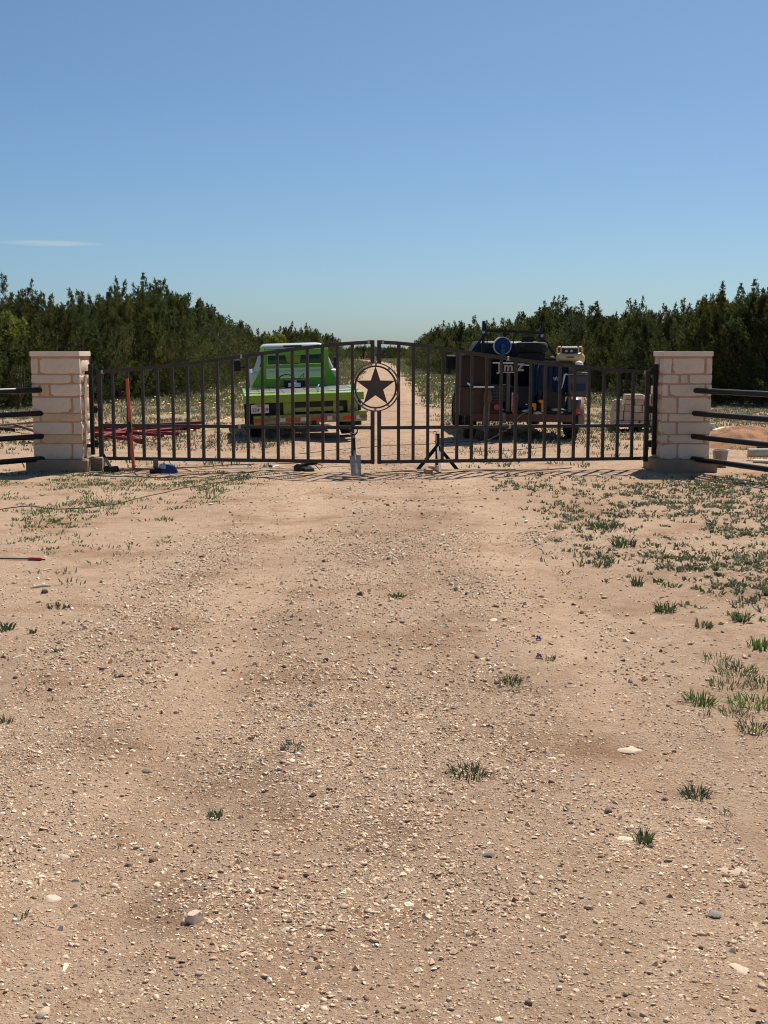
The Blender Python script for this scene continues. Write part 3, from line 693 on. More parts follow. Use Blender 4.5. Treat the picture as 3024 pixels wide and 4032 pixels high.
# plants that stand alone
def tuft(u, v, wpx, hpx, n, lab, tone=GREEN, lean=.7, wb=.006, name='grass_tuft', grp='grass tufts on the driveway'):
    p = gnd(u, v); sc = math.hypot(p.y, EYE) / FPX; rad = wpx / 2 * sc; h = hpx * sc
    rng = np.random.default_rng(int(u * 7 + v))
    cx = np.array([0.0]); 
    va, ta, ca = blades(np.array([p.x]), np.array([p.y]), n, np.array([rad * .8]), h * .45, h * 1.1, wb, np.array([tone]), rng, lean)
    va = va - np.array(p)
    o = np_mesh(name, va, ta, M_GRASS, ca); o.location = p
    return tag(o, lab, 'plant', grp)
TUFTS = [(1850, 3050, 165, 60, 150, 'widest dark grass tuft in the middle of the near gravel', GREEN * .8), (2736, 3108, 110, 62, 110, 'round grass tuft with a dark seed spike on the right', GREEN * .8),
         (2535, 3296, 72, 78, 70, 'upright green grass tuft beside the long pale stone', GREEN), (2863, 3190, 60, 40, 30, 'sparse grey-green sprout right of the round tuft', GREY),
         (845, 3205, 68, 50, 60, 'small leafy weed on the gravel at centre left', GREEN), (1148, 2950, 100, 40, 80, 'grey-green low weed left of the drive centre', GREY),
         (85, 3620, 50, 66, 9, 'single grass sprout in the lower left gravel', GREEN * .8), (1565, 2368, 78, 30, 90, 'neat green tuft in the middle of the drive', GREEN),
         (2012, 2700, 88, 46, 100, 'dense dark green tuft right of centre', GREEN * .85), (2030, 2732, 60, 26, 40, 'flat weed just below the dense dark green tuft', GREEN), (1960, 2732, 90, 24, 40, 'spreading pale weed left of the dense dark tuft', OLIVE),
         (2092, 2552, 46, 22, 36, 'small clover tuft with a purple flower', GREEN), (2160, 2608, 64, 32, 50, 'green clover tuft next to a purple flower on the drive', GREEN),
         (2620, 2418, 100, 52, 70, 'spreading leafy weed at the edge of the right verge', GREEN * .9), (2918, 2452, 74, 48, 80, 'bushy grass tuft near the right edge', GREEN), (2770, 2482, 78, 40, 40, 'loose grassy weed left of the bushy tuft', OLIVE),
         (2455, 2150, 110, 48, 90, 'big dark green weed at the inner edge of the right verge', GREEN * .85), (2375, 2075, 140, 46, 90, 'broad leafy weed up the right verge', GREEN * .9), (2375, 2232, 84, 36, 60, 'low dark weed beside the wheel track', GREEN * .9),
         (2190, 2082, 66, 40, 40, 'pale grey weed nearest the gravel on the right', GREY), (2505, 2308, 56, 52, 40, 'upright weed with two stems on the right verge', GREEN), (2760, 2760, 120, 62, 130, 'thick grass tuft at the start of the right grass patch', LUSH),
         (2780, 2822, 50, 60, 8, 'dry twiggy plant with two bare stems below the grass patch', OLIVE * .6), (2900, 2640, 170, 60, 150, 'upper grass patch at the right edge', GREEN), (2960, 2760, 180, 70, 150, 'middle grass patch at the right edge', LUSH), (2975, 2860, 150, 60, 100, 'lower grass patch at the right edge', GREEN), (2860, 2690, 130, 56, 90, 'thin grass between the thick tuft and the upper grass patch', OLIVE), (3010, 2690, 140, 60, 100, 'grass touching the right edge between two patches', GREEN), (2890, 2800, 120, 50, 70, 'thin grass right of the thick tuft', OLIVE), (2990, 2560, 90, 60, 70, 'broad-leaved weed at the right edge above the grass patches', LUSH), (2820, 2600, 110, 46, 50, 'sparse spiky grass at the top of the right grass patch', OLIVE),
         (400, 2560, 28, 24, 24, 'tiny weed on the sandy left side', GREEN), (235, 2588, 34, 30, 26, 'twin-leaf weed by the pale stick on the left', GREY), (230, 2398, 110, 26, 50, 'flat spreading weed on the left sand', GREEN * .8),
         (130, 2498, 36, 30, 24, 'small spiky weed near the left edge', GREEN), (28, 2860, 48, 50, 40, 'dark weed at the left edge above the brown patch', GREEN * .85), (200, 2780, 26, 34, 16, 'little upright weed on the left gravel', GREEN), (85, 2740, 80, 26, 34, 'low green weed on the left sand', GREEN),
         (20, 2480, 80, 40, 50, 'dark weed cluster at the left edge', GREEN * .85), (470, 3325, 22, 40, 10, 'thin sprout in the left gravel', OLIVE), (1500, 2144, 66, 16, 30, 'flat grass blade patch at the centre of the drive', GREEN)]
for u, v, w, h, n, lab, tone in TUFTS: tuft(u, v, w * (1.25 if u > 2790 and 2540 < v < 2900 else 1), h * (.68 if u > 2790 and 2540 < v < 2900 else .9), n, lab, tone * (1.1 if u > 2790 else .85), lean=.85 if w > h * 1.5 else .5, wb=.0055 + .0035 * (v < 2600))
# purple flowers
M_PURPLE = mat('purple_petals', (.24, .13, .36), .5)
for (u, v), lab in (((2120, 2538), 'upper purple flower on the drive'), ((2122, 2602), 'lower purple flower beside the clover tuft')):
    b = MB(); p = gnd(u, v)
    for k in range(6):
        t = k * 1.05; b.lathe([(0, 0), (.007, .004), (.006, .010), (0, .015)], 6, Matrix.Translation((math.cos(t) * .010, math.sin(t) * .010, .012 + .006 * (k % 3))))
    o = b.build('flower', M_PURPLE, None, 40); o.location = p; tag(o, lab, 'flower', 'purple flowers')

# ------------------------------------------------------------------ stone pillars
M_MORTAR = mat('tan_mortar', (.50, .305, .19), .95, var=.18, scale=12, bump=.5, bscale=120)
M_CONC = mat('grey_concrete', (.32, .235, .155), .95, var=.25, scale=5, bump=.4, bscale=70, tint=(.22, .16, .11), tfac=.5, tscale=5)
STONES = [mat('limestone_%d' % i, c, .9, var=.13, scale=7, bump=.45, bscale=55, tint=t, tfac=.35, tscale=4) for i, (c, t) in enumerate([
    ((.72, .60, .455), (.60, .48, .345)), ((.68, .56, .42), (.57, .45, .31)), ((.76, .64, .49), (.62, .51, .38)), ((.64, .48, .29), (.52, .37, .19)), ((.70, .59, .46), (.60, .50, .38))])]
M_CAP = mat('cast_cap', (.78, .68, .56), .85, var=.08, scale=8, bump=.25, bscale=60)
M_BLACK = mat('black_paint', (.010, .010, .010), .42, var=.3, spec=.35)
M_STEEL = mat('raw_dark_steel', (.044, .038, .032), .48, .35, var=.35, scale=9, bump=.1, tint=(.085, .056, .038), tfac=.36, tscale=7)
M_WELD = mat('ground_weld', (.38, .34, .30), .35, .8, var=.3)
M_RINGST = mat('worn_ring_steel', (.115, .088, .066), .42, .5, var=.4, scale=12, tint=(.18, .135, .098), tfac=.5, tscale=9)

def stone(w, d, h, amp, seed, mt, parent, c, face):
    """block with chipped arrises; face is the unit direction of its rock-faced front"""
    bm = bmesh.new(); bmesh.ops.create_cube(bm, size=1)
    nx, nz = max(2, min(7, int(w / .05))), max(2, min(5, int(h / .05)))
    bmesh.ops.subdivide_edges(bm, edges=bm.edges[:], cuts=4 if max(w, h) > .25 else 3, use_grid_fill=True)
    r = np.random.default_rng(seed)
    ox, oy = r.uniform(0, 99, 2)
    for v in bm.verts:
        q = v.co.copy(); e = [abs(t) > .499 for t in q]
        p = V((q.x * w, q.y * d, q.z * h))
        a, b = (p.x if abs(face[1]) else p.y), p.z
        n1 = float(fbm(a * 9 + ox, b * 9 + oy, seed, 3)) - .5
        edge = max(0, sum(e) - 1)
        out = V(face) if q.dot(V(face)) > .49 else V((0, 0, 0))
        p += out * (n1 * amp * 2 - edge * amp * .9)
        p += V((r.normal(0, .0022), r.normal(0, .0022), r.normal(0, .0022)))
        if edge: p -= V((math.copysign(.004, q.x) if e[0] else 0, math.copysign(.004, q.y) if e[1] else 0, math.copysign(.004, q.z) if e[2] else 0))
        v.co = p
    me = bpy.data.meshes.new('stone'); bm.to_mesh(me); bm.free(); me.materials.append(mt)
    me.shade_smooth(); me.set_sharp_from_angle(angle=math.radians(28))
    o = bpy.data.objects.new('stone', me); link(o, parent); o.location = c
    return o
COURSES = [(230, 482), (500, 640), (655, 848), (868, 1120), (1135, 1262), (1278, 1470), (1488, 1618), (1636, 1885)]
ROWS_L = [[(175, 288), (318, 940)], [(175, 800), (832, 940)], [(175, 285), (318, 450), (474, 940)], [(175, 788), (820, 940)], [(175, 290), (322, 940)], [(175, 790), (818, 940)], [(175, 275), (308, 940)], [(175, 775), (800, 940)]]
ROWS_R = [[(175, 300), (320, 815), (848, 940)], [(175, 420), (450, 560), (590, 940)], [(175, 258), (282, 830), (858, 940)], [(175, 395), (425, 940)], [(175, 262), (282, 830), (856, 940)], [(175, 395), (430, 940)], [(175, 268), (286, 832), (856, 940)], [(175, 420), (444, 940)]]
SIDE = [[(0, 1)], [(0, .55), (.60, 1)], [(0, .50), (.55, 1)], [(0, .46), (.52, 1)], [(0, .50), (.55, 1)], [(0, .50), (.55, 1)], [(0, .34), (.40, 1)], [(0, .50), (.55, 1)]]
def pillar(cx, cy, rows, label, seed, W=.69, D=.66, rz=0.0, side_amp=.014):
    H = 1.70; FT = .17
    t = thing('stone_pillar', label, 'pillar', (cx, cy, 0), rz, 'stone gate pillars')
    b = MB(); b.box((0, 0, FT / 2 - .15), (W + .19, D + .19, FT + .30)); b.build('footing', M_CONC, t, None, .012)
    z_top, z_bot = H - .085, FT
    b = MB(); b.box((0, 0, (z_top + z_bot) / 2 - .01), (W - .022, D - .022, z_top - z_bot + .02)); b.build('mortar_core', M_MORTAR, t)
    b = MB(); b.box((0, 0, H - .030), (W + .015, D + .015, .066)); b.build('cap', M_CAP, t, None, .005)
    b = MB(); b.box((0, 0, H - .074), (W - .012, D - .012, .026)); b.build('mortar_bed', M_MORTAR, t)
    r = random.Random(seed); TH = .085
    zs = lambda y: z_top - (y - 222) / (1888 - 222) * (z_top - z_bot)
    k = 0
    for ci, (y0, y1) in enumerate(COURSES):
        za, zb = zs(y1), zs(y0); zc, h = (za + zb) / 2, zb - za
        for a, c in rows[ci]:
            x0, x1 = (a - 175) / 765 * W - W / 2, (c - 175) / 765 * W - W / 2
            yellow = (seed == 1 and (ci, a) in ((4, 322), (2, 318), (6, 308)))
            stone(x1 - x0, TH, h, .0045, seed * 100 + k, STONES[3] if yellow else STONES[r.choice((0, 1, 2, 4))], t, ((x0 + x1) / 2, -D / 2 + TH / 2, zc), (0, -1, 0)); k += 1
        inner = D - TH
        for sx in (-1, 1):
            for a, c in SIDE[(ci + (seed * 3 if sx < 0 else 0)) % 8]:
                y0_, y1_ = -D / 2 + TH + .012 + a * (inner - .012), -D / 2 + TH + c * inner
                stone(TH, y1_ - y0_, h, side_amp, seed * 100 + 50 + k, STONES[r.choice((0, 1, 2, 4))], t, (sx * (W / 2 - TH / 2), (y0_ + y1_) / 2, zc), (sx, 0, 0)); k += 1
        for a, c in [[(0, .55), (.6, 1)], [(0, .35), (.4, 1)]][ci % 2]:
            x0, x1 = -W / 2 + TH + .012 + a * (W - 2 * TH - .024), -W / 2 + TH + .012 + c * (W - 2 * TH - .024)
            stone(x1 - x0, TH, h, .006, seed * 100 + 80 + k, STONES[r.choice((0, 1, 2, 4))], t, ((x0 + x1) / 2, D / 2 - TH / 2, zc), (0, 1, 0)); k += 1
    return t
PYF = 17.42                                            # y of the pillar fronts
PLX = (at(121, 1400, PYF).x + at(308, 1400, PYF).x) / 2; PRX = (at(2611, 1400, PYF).x + at(2811, 1400, PYF).x) / 2
pillar(PLX, PYF + .33, ROWS_L, 'square limestone pillar at the left end of the gate, yellow stone in its middle', 1)
pillar(PRX, PYF + .33, ROWS_R, 'square limestone pillar at the right end of the gate, black rails entering its face', 2)
# small step of concrete and earth by the left footing
b = MB(); b.box((.42 + .06, .05, .05), (.22, .42, .26)); o = b.build('concrete_block', M_CONC, None, None, .01); o.location = (PLX, PYF + .33, 0)
tag(o, 'small pale concrete step against the left pillar footing', 'block')

# ------------------------------------------------------------------ gate
GL = V((at(396, 1640, 17.80).x, 17.80, 0)); GLM = V((at(1467, 1640, 17.22).x, 17.22, 0))
GR = V((at(2546, 1640, 17.80).x, 17.80, 0)); GRM = V((at(1493, 1640, 17.22).x, 17.22, 0))
TOP_L = [(396, 1464), (560, 1450), (760, 1432), (860, 1417), (991, 1398), (1095, 1383), (1271, 1361), (1380, 1351), (1467, 1347)]
TOP_R = [(2546, 1466), (2400, 1455), (2285, 1444), (2150, 1430), (2034, 1416), (1920, 1400), (1807, 1383), (1700, 1366), (1600, 1352), (1493, 1347)]
def on_leaf(a, b, u, v):
    """point of the leaf's upright plane seen at a photo pixel: local (distance from hinge, height)"""
    d = _dir(u, v); n = V((-(b - a).y, (b - a).x, 0)); t = (a - V((0, 0, 0))).dot(n) / V((d.x, d.y, 0)).dot(n)
    p = V((d.x * t, d.y * t, EYE + d.z * t)); return (V((p.x, p.y, 0)) - a).length, p.z
def interp(pts, x):
    return float(np.interp(x, [p[0] for p in pts], [p[1] for p in pts]))
def gate_leaf(a, b, top_px, us, label):
    ang = math.atan2((b - a).y, (b - a).x)
    flip = -1 if a.x > b.x else 1
    t = thing('gate_leaf', label, 'gate', (a.x, a.y, 0), ang, 'leaves of the steel gate')
    Lf = (b - a).length
    top = sorted(on_leaf(a, b, u, v) for u, v in top_px)
    xs_ = np.linspace(0, Lf, 17); zz = [interp(top, x) for x in xs_]
    zz = [zz[0]] + [(zz[i - 1] + 2 * zz[i] + zz[i + 1]) / 4 for i in range(1, 16)] + [zz[-1]]
    w = .046
    zb = on_leaf(a, b, us[0], 1805)[1]; zm = on_leaf(a, b, us[0], 1675)[1]
    m = MB(); vs, fs = [], []
    for i, (x, z) in enumerate(zip(xs_, zz)):
        for yy, dz in ((-.026, -.025), (.026, -.025), (.026, .025), (-.026, .025)): vs.append((x, yy, z + dz))
        if i:
            q = (i - 1) * 4
            for k in range(4): fs.append((q + k, q + (k + 1) % 4, q + 4 + (k + 1) % 4, q + 4 + k))
    fs += [(0, 1, 2, 3), tuple(len(vs) - 4 + k for k in range(4))]
    m.add(vs, fs); m.build('top_rail', M_STEEL, t)
    MB().box((Lf / 2, 0, zb), (Lf - .05, w, .050)).build('bottom_rail', M_STEEL, t, None, .003)
    MB().box((Lf / 2, 0, zm), (Lf - .05, w, .048)).build('middle_rail', M_STEEL, t, None, .003)
    MB().box((0, 0, (zz[0] + zb) / 2 - .012), (.060, .054, zz[0] - zb + .075)).build('hinge_stile', M_STEEL, t, None, .003)
    for u in us:
        x = on_leaf(a, b, u, 1640)[0]; zt = interp(list(zip(xs_, zz)), x) - .024
        MB().box((x, 0, (zt + zb + .024) / 2), (.040, .040, zt - zb - .024)).build('picket', M_STEEL, t)
    for x, z in ((.05, zz[0]), (Lf - .05, zz[-1] + .004), (.06, zb), (Lf * .52, zm), (Lf * .53, interp(list(zip(xs_, zz)), Lf * .53))):
        MB().box((x, 0, z), (.035, .056, .056)).build('weld_patch', M_WELD, t, None, .004)
    return t, Lf, zb, zm, zz, ang
US_L = [447 + 58.85 * k for k in range(17)]; US_R = [2490 - 57.55 * k for k in range(17)]
gl, LL, zbL, zmL, zzL, angL = gate_leaf(GL, GLM, TOP_L, US_L, 'left leaf of the dark steel gate, carrying the star in a ring')
gr, LR, zbR, zmR, zzR, angR = gate_leaf(GR, GRM, TOP_R, US_R, 'right leaf of the dark steel gate, pickets only')
# meeting stiles are cut where the ring sits
c0x, c0z = on_leaf(GL, GLM, 1479, 1524)
r_out = (on_leaf(GL, GLM, 1479, 1431)[1] - on_leaf(GL, GLM, 1479, 1618)[1]) / 2
for t, Lf, zt, zb in ((gl, LL, zzL[-1], zbL), (gr, LR, zzR[-1], zbR)):
    MB().box((Lf, 0, (zt + .028 + c0z + r_out) / 2), (.052, .050, zt + .028 - c0z - r_out)).build('meeting_stile', M_STEEL, t, None, .003)
    MB().box((Lf, 0, (zb - .03 + c0z - r_out) / 2), (.052, .050, c0z - r_out - zb + .03)).build('meeting_stile', M_STEEL, t, None, .003)
def ring(ro, ri, d):
    m = MB(); n = 64; vs, fs = [], []
    for k in range(n):
        a = 2 * math.pi * k / n
        for r, y in ((ro, -d / 2), (ro, d / 2), (ri, d / 2), (ri, -d / 2)): vs.append((c0x + r * math.cos(a), y, c0z + r * math.sin(a)))
    for k in range(n):
        q, p = k * 4, ((k + 1) % n) * 4
        for j in range(4): fs.append((q + j, q + (j + 1) % 4, p + (j + 1) % 4, p + j))
    return m.add(vs, fs)
rg_o = ring(r_out + .012, r_out - .004, .075).build('ring', M_RINGST, gl, 40)
ring(r_out - .030, r_out - .052, .045).build('inner_ring', M_STEEL, gl, 40)
for k in range(10):
    a = 2 * math.pi * k / 10 + .3; MB().beam((c0x + (r_out - .034) * math.cos(a), 0, c0z + (r_out - .034) * math.sin(a)), (c0x + r_out * math.cos(a), 0, c0z + r_out * math.sin(a)), .03, .012, up=(0, 1, 0)).build('ring_spacer', M_WELD, gl)
pts = []
for k in range(10):
    a = math.pi / 2 + k * math.pi / 5; r = (r_out - .040) if k % 2 == 0 else (r_out - .040) * .392
    pts.append((c0x + r * math.cos(a), c0z + r * math.sin(a)))
MB().prism(pts, -.014, -.004).build('star', mat('star_plate', (.066, .052, .043), .5, .3, var=.25, scale=5), gl)
MB().box((LL + .045, -.01, c0z + r_out + .055), (.018, .05, .09)).build('latch', M_WELD, gl)
# hinge posts set in front of the pillars' inner sides, each on two brackets
for sgn, gx, px, lab in ((1, at(362, 1640, 17.80).x, PLX + .345, 'black square hinge post on brackets beside the left pillar'), (-1, at(2577, 1640, 17.80).x, PRX - .345, 'black square hinge post on brackets beside the right pillar')):
    t = thing('hinge_post', lab, 'post', (gx, 17.80, 0), 0, 'gate hinge posts')
    z0, z1 = at(362, 1790, 17.8).z, at(362, 1434, 17.8).z
    MB().box((0, 0, (z0 + z1) / 2), (.056, .056, z1 - z0)).build('post', M_BLACK, t, None, .003)
    for z in (at(0, 1468, 17.8).z, at(0, 1755, 17.8).z):
        d = px - gx
        MB().box((d / 2 - sgn * .02, 0, z), (abs(d) + .03, .045, .05)).build('bracket', M_BLACK, t, None, .003)
    for z in (z1 - .10, z0 + .16, (z0 + z1) / 2):
        MB().tube([(sgn * .055, 0, z - .05), (sgn * .055, 0, z + .05)], .022, 10).build('hinge_barrel', M_BLACK, t, 40)
        MB().box((sgn * .085, 0, z), (.05, .012, .05)).build('hinge_plate', M_STEEL, t)

# ------------------------------------------------------------------ pipe fences
for sgn, lab, ends, yaw in ((-1, 'black four-rail pipe fence running out from the left pillar', [(146, 1536), (149, 1628), (152, 1719), (156, 1807)], math.radians(-52)),
                            (1, 'black four-rail pipe fence running out from the right pillar', [(2745, 1538), (2740, 1628), (2734, 1719), (2733, 1807)], math.radians(-70))):
    t = thing('pipe_fence', lab, 'fence', (0, 0, 0), 0, 'black pipe fences')
    dirv = V((sgn * math.cos(yaw), math.sin(yaw), 0))
    for u, v in ends:
        p0 = at(u, v, PYF - .02)
        a0 = p0 - dirv * .10; LEN = 2.7
        MB().tube([tuple(a0), tuple(p0 + dirv * LEN * .5), tuple(p0 + dirv * LEN)], .039, 16).build('rail', M_BLACK, t, 40)
    pe = at(ends[0][0], ends[0][1], PYF) + dirv * 2.7
    MB().tube([(pe.x, pe.y, -.3), (pe.x, pe.y, 1.28)], .052, 16).build('post', M_BLACK, t, 40)

# ------------------------------------------------------------------ vehicles
M_LIME = mat('lime_paint', (.13, .42, .010), .35, var=.10, scale=3, coat=.3, tint=(.24, .30, .06), tfac=.15)
M_LIMED = mat('dusty_lime_paint', (.26, .31, .035), .5, var=.2, scale=5, tint=(.15, .13, .06), tfac=.5, tscale=5)
M_DECK = mat('deck_boards', (.085, .085, .095), .6, .3, var=.3, scale=5, tint=(.16, .13, .10), tfac=.3)
M_WHITE = mat('white_car_paint', (.56, .565, .57), .3, var=.05, coat=.5)
M_GLASS = mat('dark_glass', (.012, .014, .017), .08, var=.1, spec=.7)
M_RUB = mat('tyre_rubber', (.013, .012, .012), .85, var=.3, scale=10, tint=(.05, .04, .03), tfac=.25, tscale=6)
M_UNDER = mat('dark_underbody', (.018, .017, .016), .8, var=.4)
M_REDT = mat('red_tape', (.55, .04, .025), .4); M_WHT = mat('white_tape', (.62, .60, .57), .4)
M_LENS = mat('smoked_lens', (.17, .12, .12), .25)
M_REDL = mat('red_tail_lens', (.45, .012, .02), .2, coat=.5)
M_ALU = mat('bare_aluminium', (.62, .62, .62), .35, .9, var=.15)
M_PLATE = mat('plate_white', (.62, .60, .55), .5); M_INK = mat('dark_ink', (.03, .03, .05), .6)
def text(name, s, size, M, mt, parent, ext=.001, bold=0.0):
    cu = bpy.data.curves.new(name, 'FONT'); cu.body = s; cu.size = size; cu.align_x = 'CENTER'; cu.align_y = 'CENTER'; cu.extrude = ext; cu.offset = bold
    tmp = bpy.data.objects.new('tmp', cu); COL.objects.link(tmp); bpy.context.view_layer.update()
    me = bpy.data.meshes.new_from_object(tmp.evaluated_get(bpy.context.evaluated_depsgraph_get())); bpy.data.objects.remove(tmp)
    me.materials.clear(); me.materials.append(mt); o = bpy.data.objects.new(name, me); link(o, parent); o.matrix_local = M; return o
FACE = Matrix.Rotation(math.pi / 2, 4, 'X')            # text facing -y
def wheel(parent, x, y, r, w, name='wheel', mt=None):
    t = MB(); c = r * .18
    prof = [(r * .58, -w / 2), (r - c, -w / 2), (r - .01, -w / 2 + c * .7), (r, -w * .2), (r, w * .2), (r - .01, w / 2 - c * .7), (r - c, w / 2), (r * .58, w / 2), (r * .58, -w / 2)]
    M = Matrix.Translation((x, y, r)) @ Matrix.Rotation(math.pi / 2, 4, 'Y')
    t.lathe(prof, 32, M)
    for k in range(36):
        a = 2 * math.pi * k / 36
        t.box((r * math.cos(a), r * math.sin(a), (k % 2 - .5) * w * .42), (.03, .035, w * .40), M @ Matrix.Identity(4))
    o = t.build(name, mt or M_RUB, parent, 35)
    h = MB(); h.lathe([(0, -w * .25), (r * .2, -w * .25), (r * .57, -w * .12), (r * .585, -w * .42), (r * .585, w * .42), (r * .57, w * .12), (0, w * .12)], 24, M)
    h.build('rim', M_ALU, o, 35)
    return o

# green flatbed truck -------------------------------------------------------
gt = thing('flatbed_truck', 'lime green flatbed truck with white cab parked behind the left gate leaf', 'truck', (-1.50, 23.5, 0), rot=(.020, -.032, .13))
W, ZD, BL = 2.29, .90, 2.85
M_LIMER = mat('dusty_bounce_lit_lime', (.20, .34, .016), .45, var=.15, scale=3, tint=(.26, .28, .05), tfac=.3); M_LIMET = mat('sunlit_lime_top', (.40, .62, .13), .3, var=.1, scale=4, coat=.4)  # rail colour: dust plus painted-in ground bounce; top colour: painted-in sun sheen
MB().box((0, .035, ZD - .075), (W, .07, .15)).build('rear_rail', M_LIMER, gt, None, .006)
MB().box((0, .235, ZD - .02), (W - .02, .44, .046)).build('rear_deck_edge', M_LIMET, gt, None, .004)
for s in (-1, 1):
    MB().box((s * (W / 2 - .03), BL / 2 + .05, ZD - .07), (.06, BL - .1, .14)).build('side_rail', M_LIME, gt, None, .006)
n = 9; pw_ = (W - .14) / n
for k in range(n):
    MB().box((-W / 2 + .07 + pw_ * (k + .5), .46 + (BL - .46) / 2, ZD - .02), (pw_ - .012, BL - .46, .036)).build('deck_plank', M_DECK, gt)
for s in (-1, 1):
    MB().box((s * .83, 1.0, ZD + .004), (.60, .36, .008)).build('deck_strip', M_LIMET, gt)
MB().box((0, BL / 2, ZD - .10), (W - .14, BL - .1, .06)).build('deck_frame', M_UNDER, gt)
for s in (-1, 1): MB().box((s * .43, BL / 2 + .1, ZD - .22), (.08, BL, .16)).build('chassis_rail', M_UNDER, gt)
MB().box((0, .10, ZD - .20), (W - .25, .05, .13)).build('cross_member', M_UNDER, gt)
for x, w in ((-.30, .22), (.93, .20), (.60, .10)): MB().box((x, .09, ZD - .27), (w, .06, .27)).build('bracket', M_LIMED, gt, None, .004)
MB().box((.20, .14, ZD - .30), (1.1, .10, .10)).build('receiver_tube', M_LIMED, gt, None, .004)
MB().box((0, .16, ZD - .24), (W - .3, .04, .32)).build('rear_skirt', M_UNDER, gt)
bz = .405
MB().box((.10, .03, bz + .02), (2.18, .10, .17)).build('bumper', M_LIMED, gt, None, .008)
MB().box((1.04, .03, bz + .118), (.34, .10, .028)).build('bumper_step', M_LIMED, gt)
for x0, x1, mt_ in ((-.98, -.82, M_REDT), (-.38, -.10, M_REDT), (-.10, .06, M_WHT), (.10, .42, M_REDT), (.72, .98, M_REDT), (.42, .52, M_WHT), (.98, 1.08, M_WHT), (-.50, -.38, M_WHT)):
    MB().box(((x0 + x1) / 2, -.023, bz + .01), (x1 - x0 - .006, .004, .075)).build('reflector_tape', mt_, gt)
for x in (-.67, -.44 - .0, .66 + .46, 1.0 - .28):
    pass
for x in (-.72, -.56, .60, 1.12):
    M = Matrix.Translation((x, -.022, bz + .025)) @ Matrix.Rotation(math.pi / 2, 4, 'X') @ Matrix.Scale(2.1, 4, (1, 0, 0))
    MB().lathe([(0, -.012), (.036, -.008), (.038, .004)], 20, M).build('tail_lamp', M_LENS, gt, 40)
for x in (.24, .31, .38):
    M = Matrix.Translation((x, -.026, bz + .055)) @ Matrix.Rotation(math.pi / 2, 4, 'X')
    MB().lathe([(0, -.008), (.024, -.006), (.026, .004)], 16, M).build('marker_lamp', M_LENS, gt, 40)
pl = MB().box((-.86, .02, bz + .235), (.34, .008, .165)).build('number_plate', M_PLATE, gt, None, .003)
text('plate_state', 'TEXAS', .045, Matrix.Translation((-.86, .012, bz + .292)) @ FACE, M_INK, pl); text('plate_number', '334·759', .098, Matrix.Translation((-.86, .012, bz + .215)) @ FACE, M_INK, pl)
MB().prism([(-.99, bz + .31), (-.73, bz + .31), (-.80, bz + .355), (-.86, bz + .375), (-.92, bz + .355)], .02, .05).build('plate_bracket', M_LIMED, gt)
hitch = MB(); hitch.box((.16, -.02, .33), (.09, .16, .09)); hitch.build('tow_hitch', M_UNDER, gt, None, .006)
for s in (-1, 1): MB().box((s * .98, .62, .46), (.34, .012, .50)).build('mud_flap', M_RUB, gt)
for s in (-1, 1): wheel(gt, s * .93, 1.35, .37, .30)
for s in (-1, 1): wheel(gt, s * .84, 4.85, .38, .25)
MB().tube([(-1.0, 1.35, .37), (1.0, 1.35, .37)], .05, 10).build('axle', M_UNDER, gt, 40)
MB().lathe([(0, -.14), (.12, -.10), (.16, 0), (.12, .10), (0, .14)], 14, Matrix.Translation((.1, 1.35, .37))).build('differential', M_UNDER, gt, 40)
MB().box((-.3, 2.6, .48), (.6, .9, .28)).build('fuel_tank', M_UNDER, gt, None, .03)
# headache rack
ry_ = BL - .08
for s in (-1, 1):
    MB().prism([(s * .62, ZD), (s * .95, ZD + .02), (s * .72, ZD + .44), (s * .72, ZD + .86), (s * .62, ZD + .86)], ry_ - .05, ry_ + .04).build('rack_wing', M_LIME, gt, None, .006)
    MB().box((s * .68, ry_ - .056, ZD + .82), (.075, .008, .09)).build('rack_corner_plate', mat('bright_lime', (.38, .72, .10), .4), gt)
MB().box((0, ry_, ZD + .74), (1.28, .08, .12)).build('rack_top_bar', M_LIME, gt, None, .006)
MB().box((0, ry_, ZD + .44), (1.28, .07, .065)).build('rack_middle_bar', M_LIME, gt, None, .006)
MB().box((0, ry_ - .03, ZD + .46 + .022), (1.26, .05, .008)).build('rack_ledge', M_ALU, gt)
MB().box((0, ry_, ZD + .10), (1.30, .05, .20)).build('rack_lower_plate', M_LIME, gt, None, .006)
for s in (-1, 1): MB().box((s * .60, ry_, ZD + .58), (.06, .06, .24)).build('rack_upright', M_LIME, gt, None, .004)
MB().prism([(-.20, ZD + .68), (.14, ZD + .68), (.10, ZD + .50), (-.16, ZD + .50)], ry_ + .05, ry_ + .08).build('rack_light_panel', M_LIMED, gt)
# cab
cy0 = BL + .42
def frust(x0, x1, y0, y1, z0, X0, X1, Y0, Y1, z1):
    m = MB(); m.add([(x0, y0, z0), (x1, y0, z0), (x1, y1, z0), (x0, y1, z0), (X0, Y0, z1), (X1, Y0, z1), (X1, Y1, z1), (X0, Y1, z1)],
                    [(3, 2, 1, 0), (4, 5, 6, 7), (0, 1, 5, 4), (1, 2, 6, 5), (2, 3, 7, 6), (3, 0, 4, 7)]); return m
cab = frust(-.95, .95, cy0, cy0 + 1.75, .48, -.97, .97, cy0, cy0 + 1.75, 1.24).build('cab_body', M_WHITE, gt, 40, .09, 3)
gh = frust(-.90, .90, cy0 + .03, cy0 + 1.6, 1.20, -.66, .66, cy0 + .16, cy0 + 1.05, 1.81).build('cab_roof', M_WHITE, gt, 40, .09, 4)
MB().add([(-.74, cy0 + .055, 1.33), (.74, cy0 + .055, 1.33), (.615, cy0 + .135, 1.70), (-.615, cy0 + .135, 1.70)], [(0, 1, 2, 3)]).build('rear_window', M_GLASS, gh)
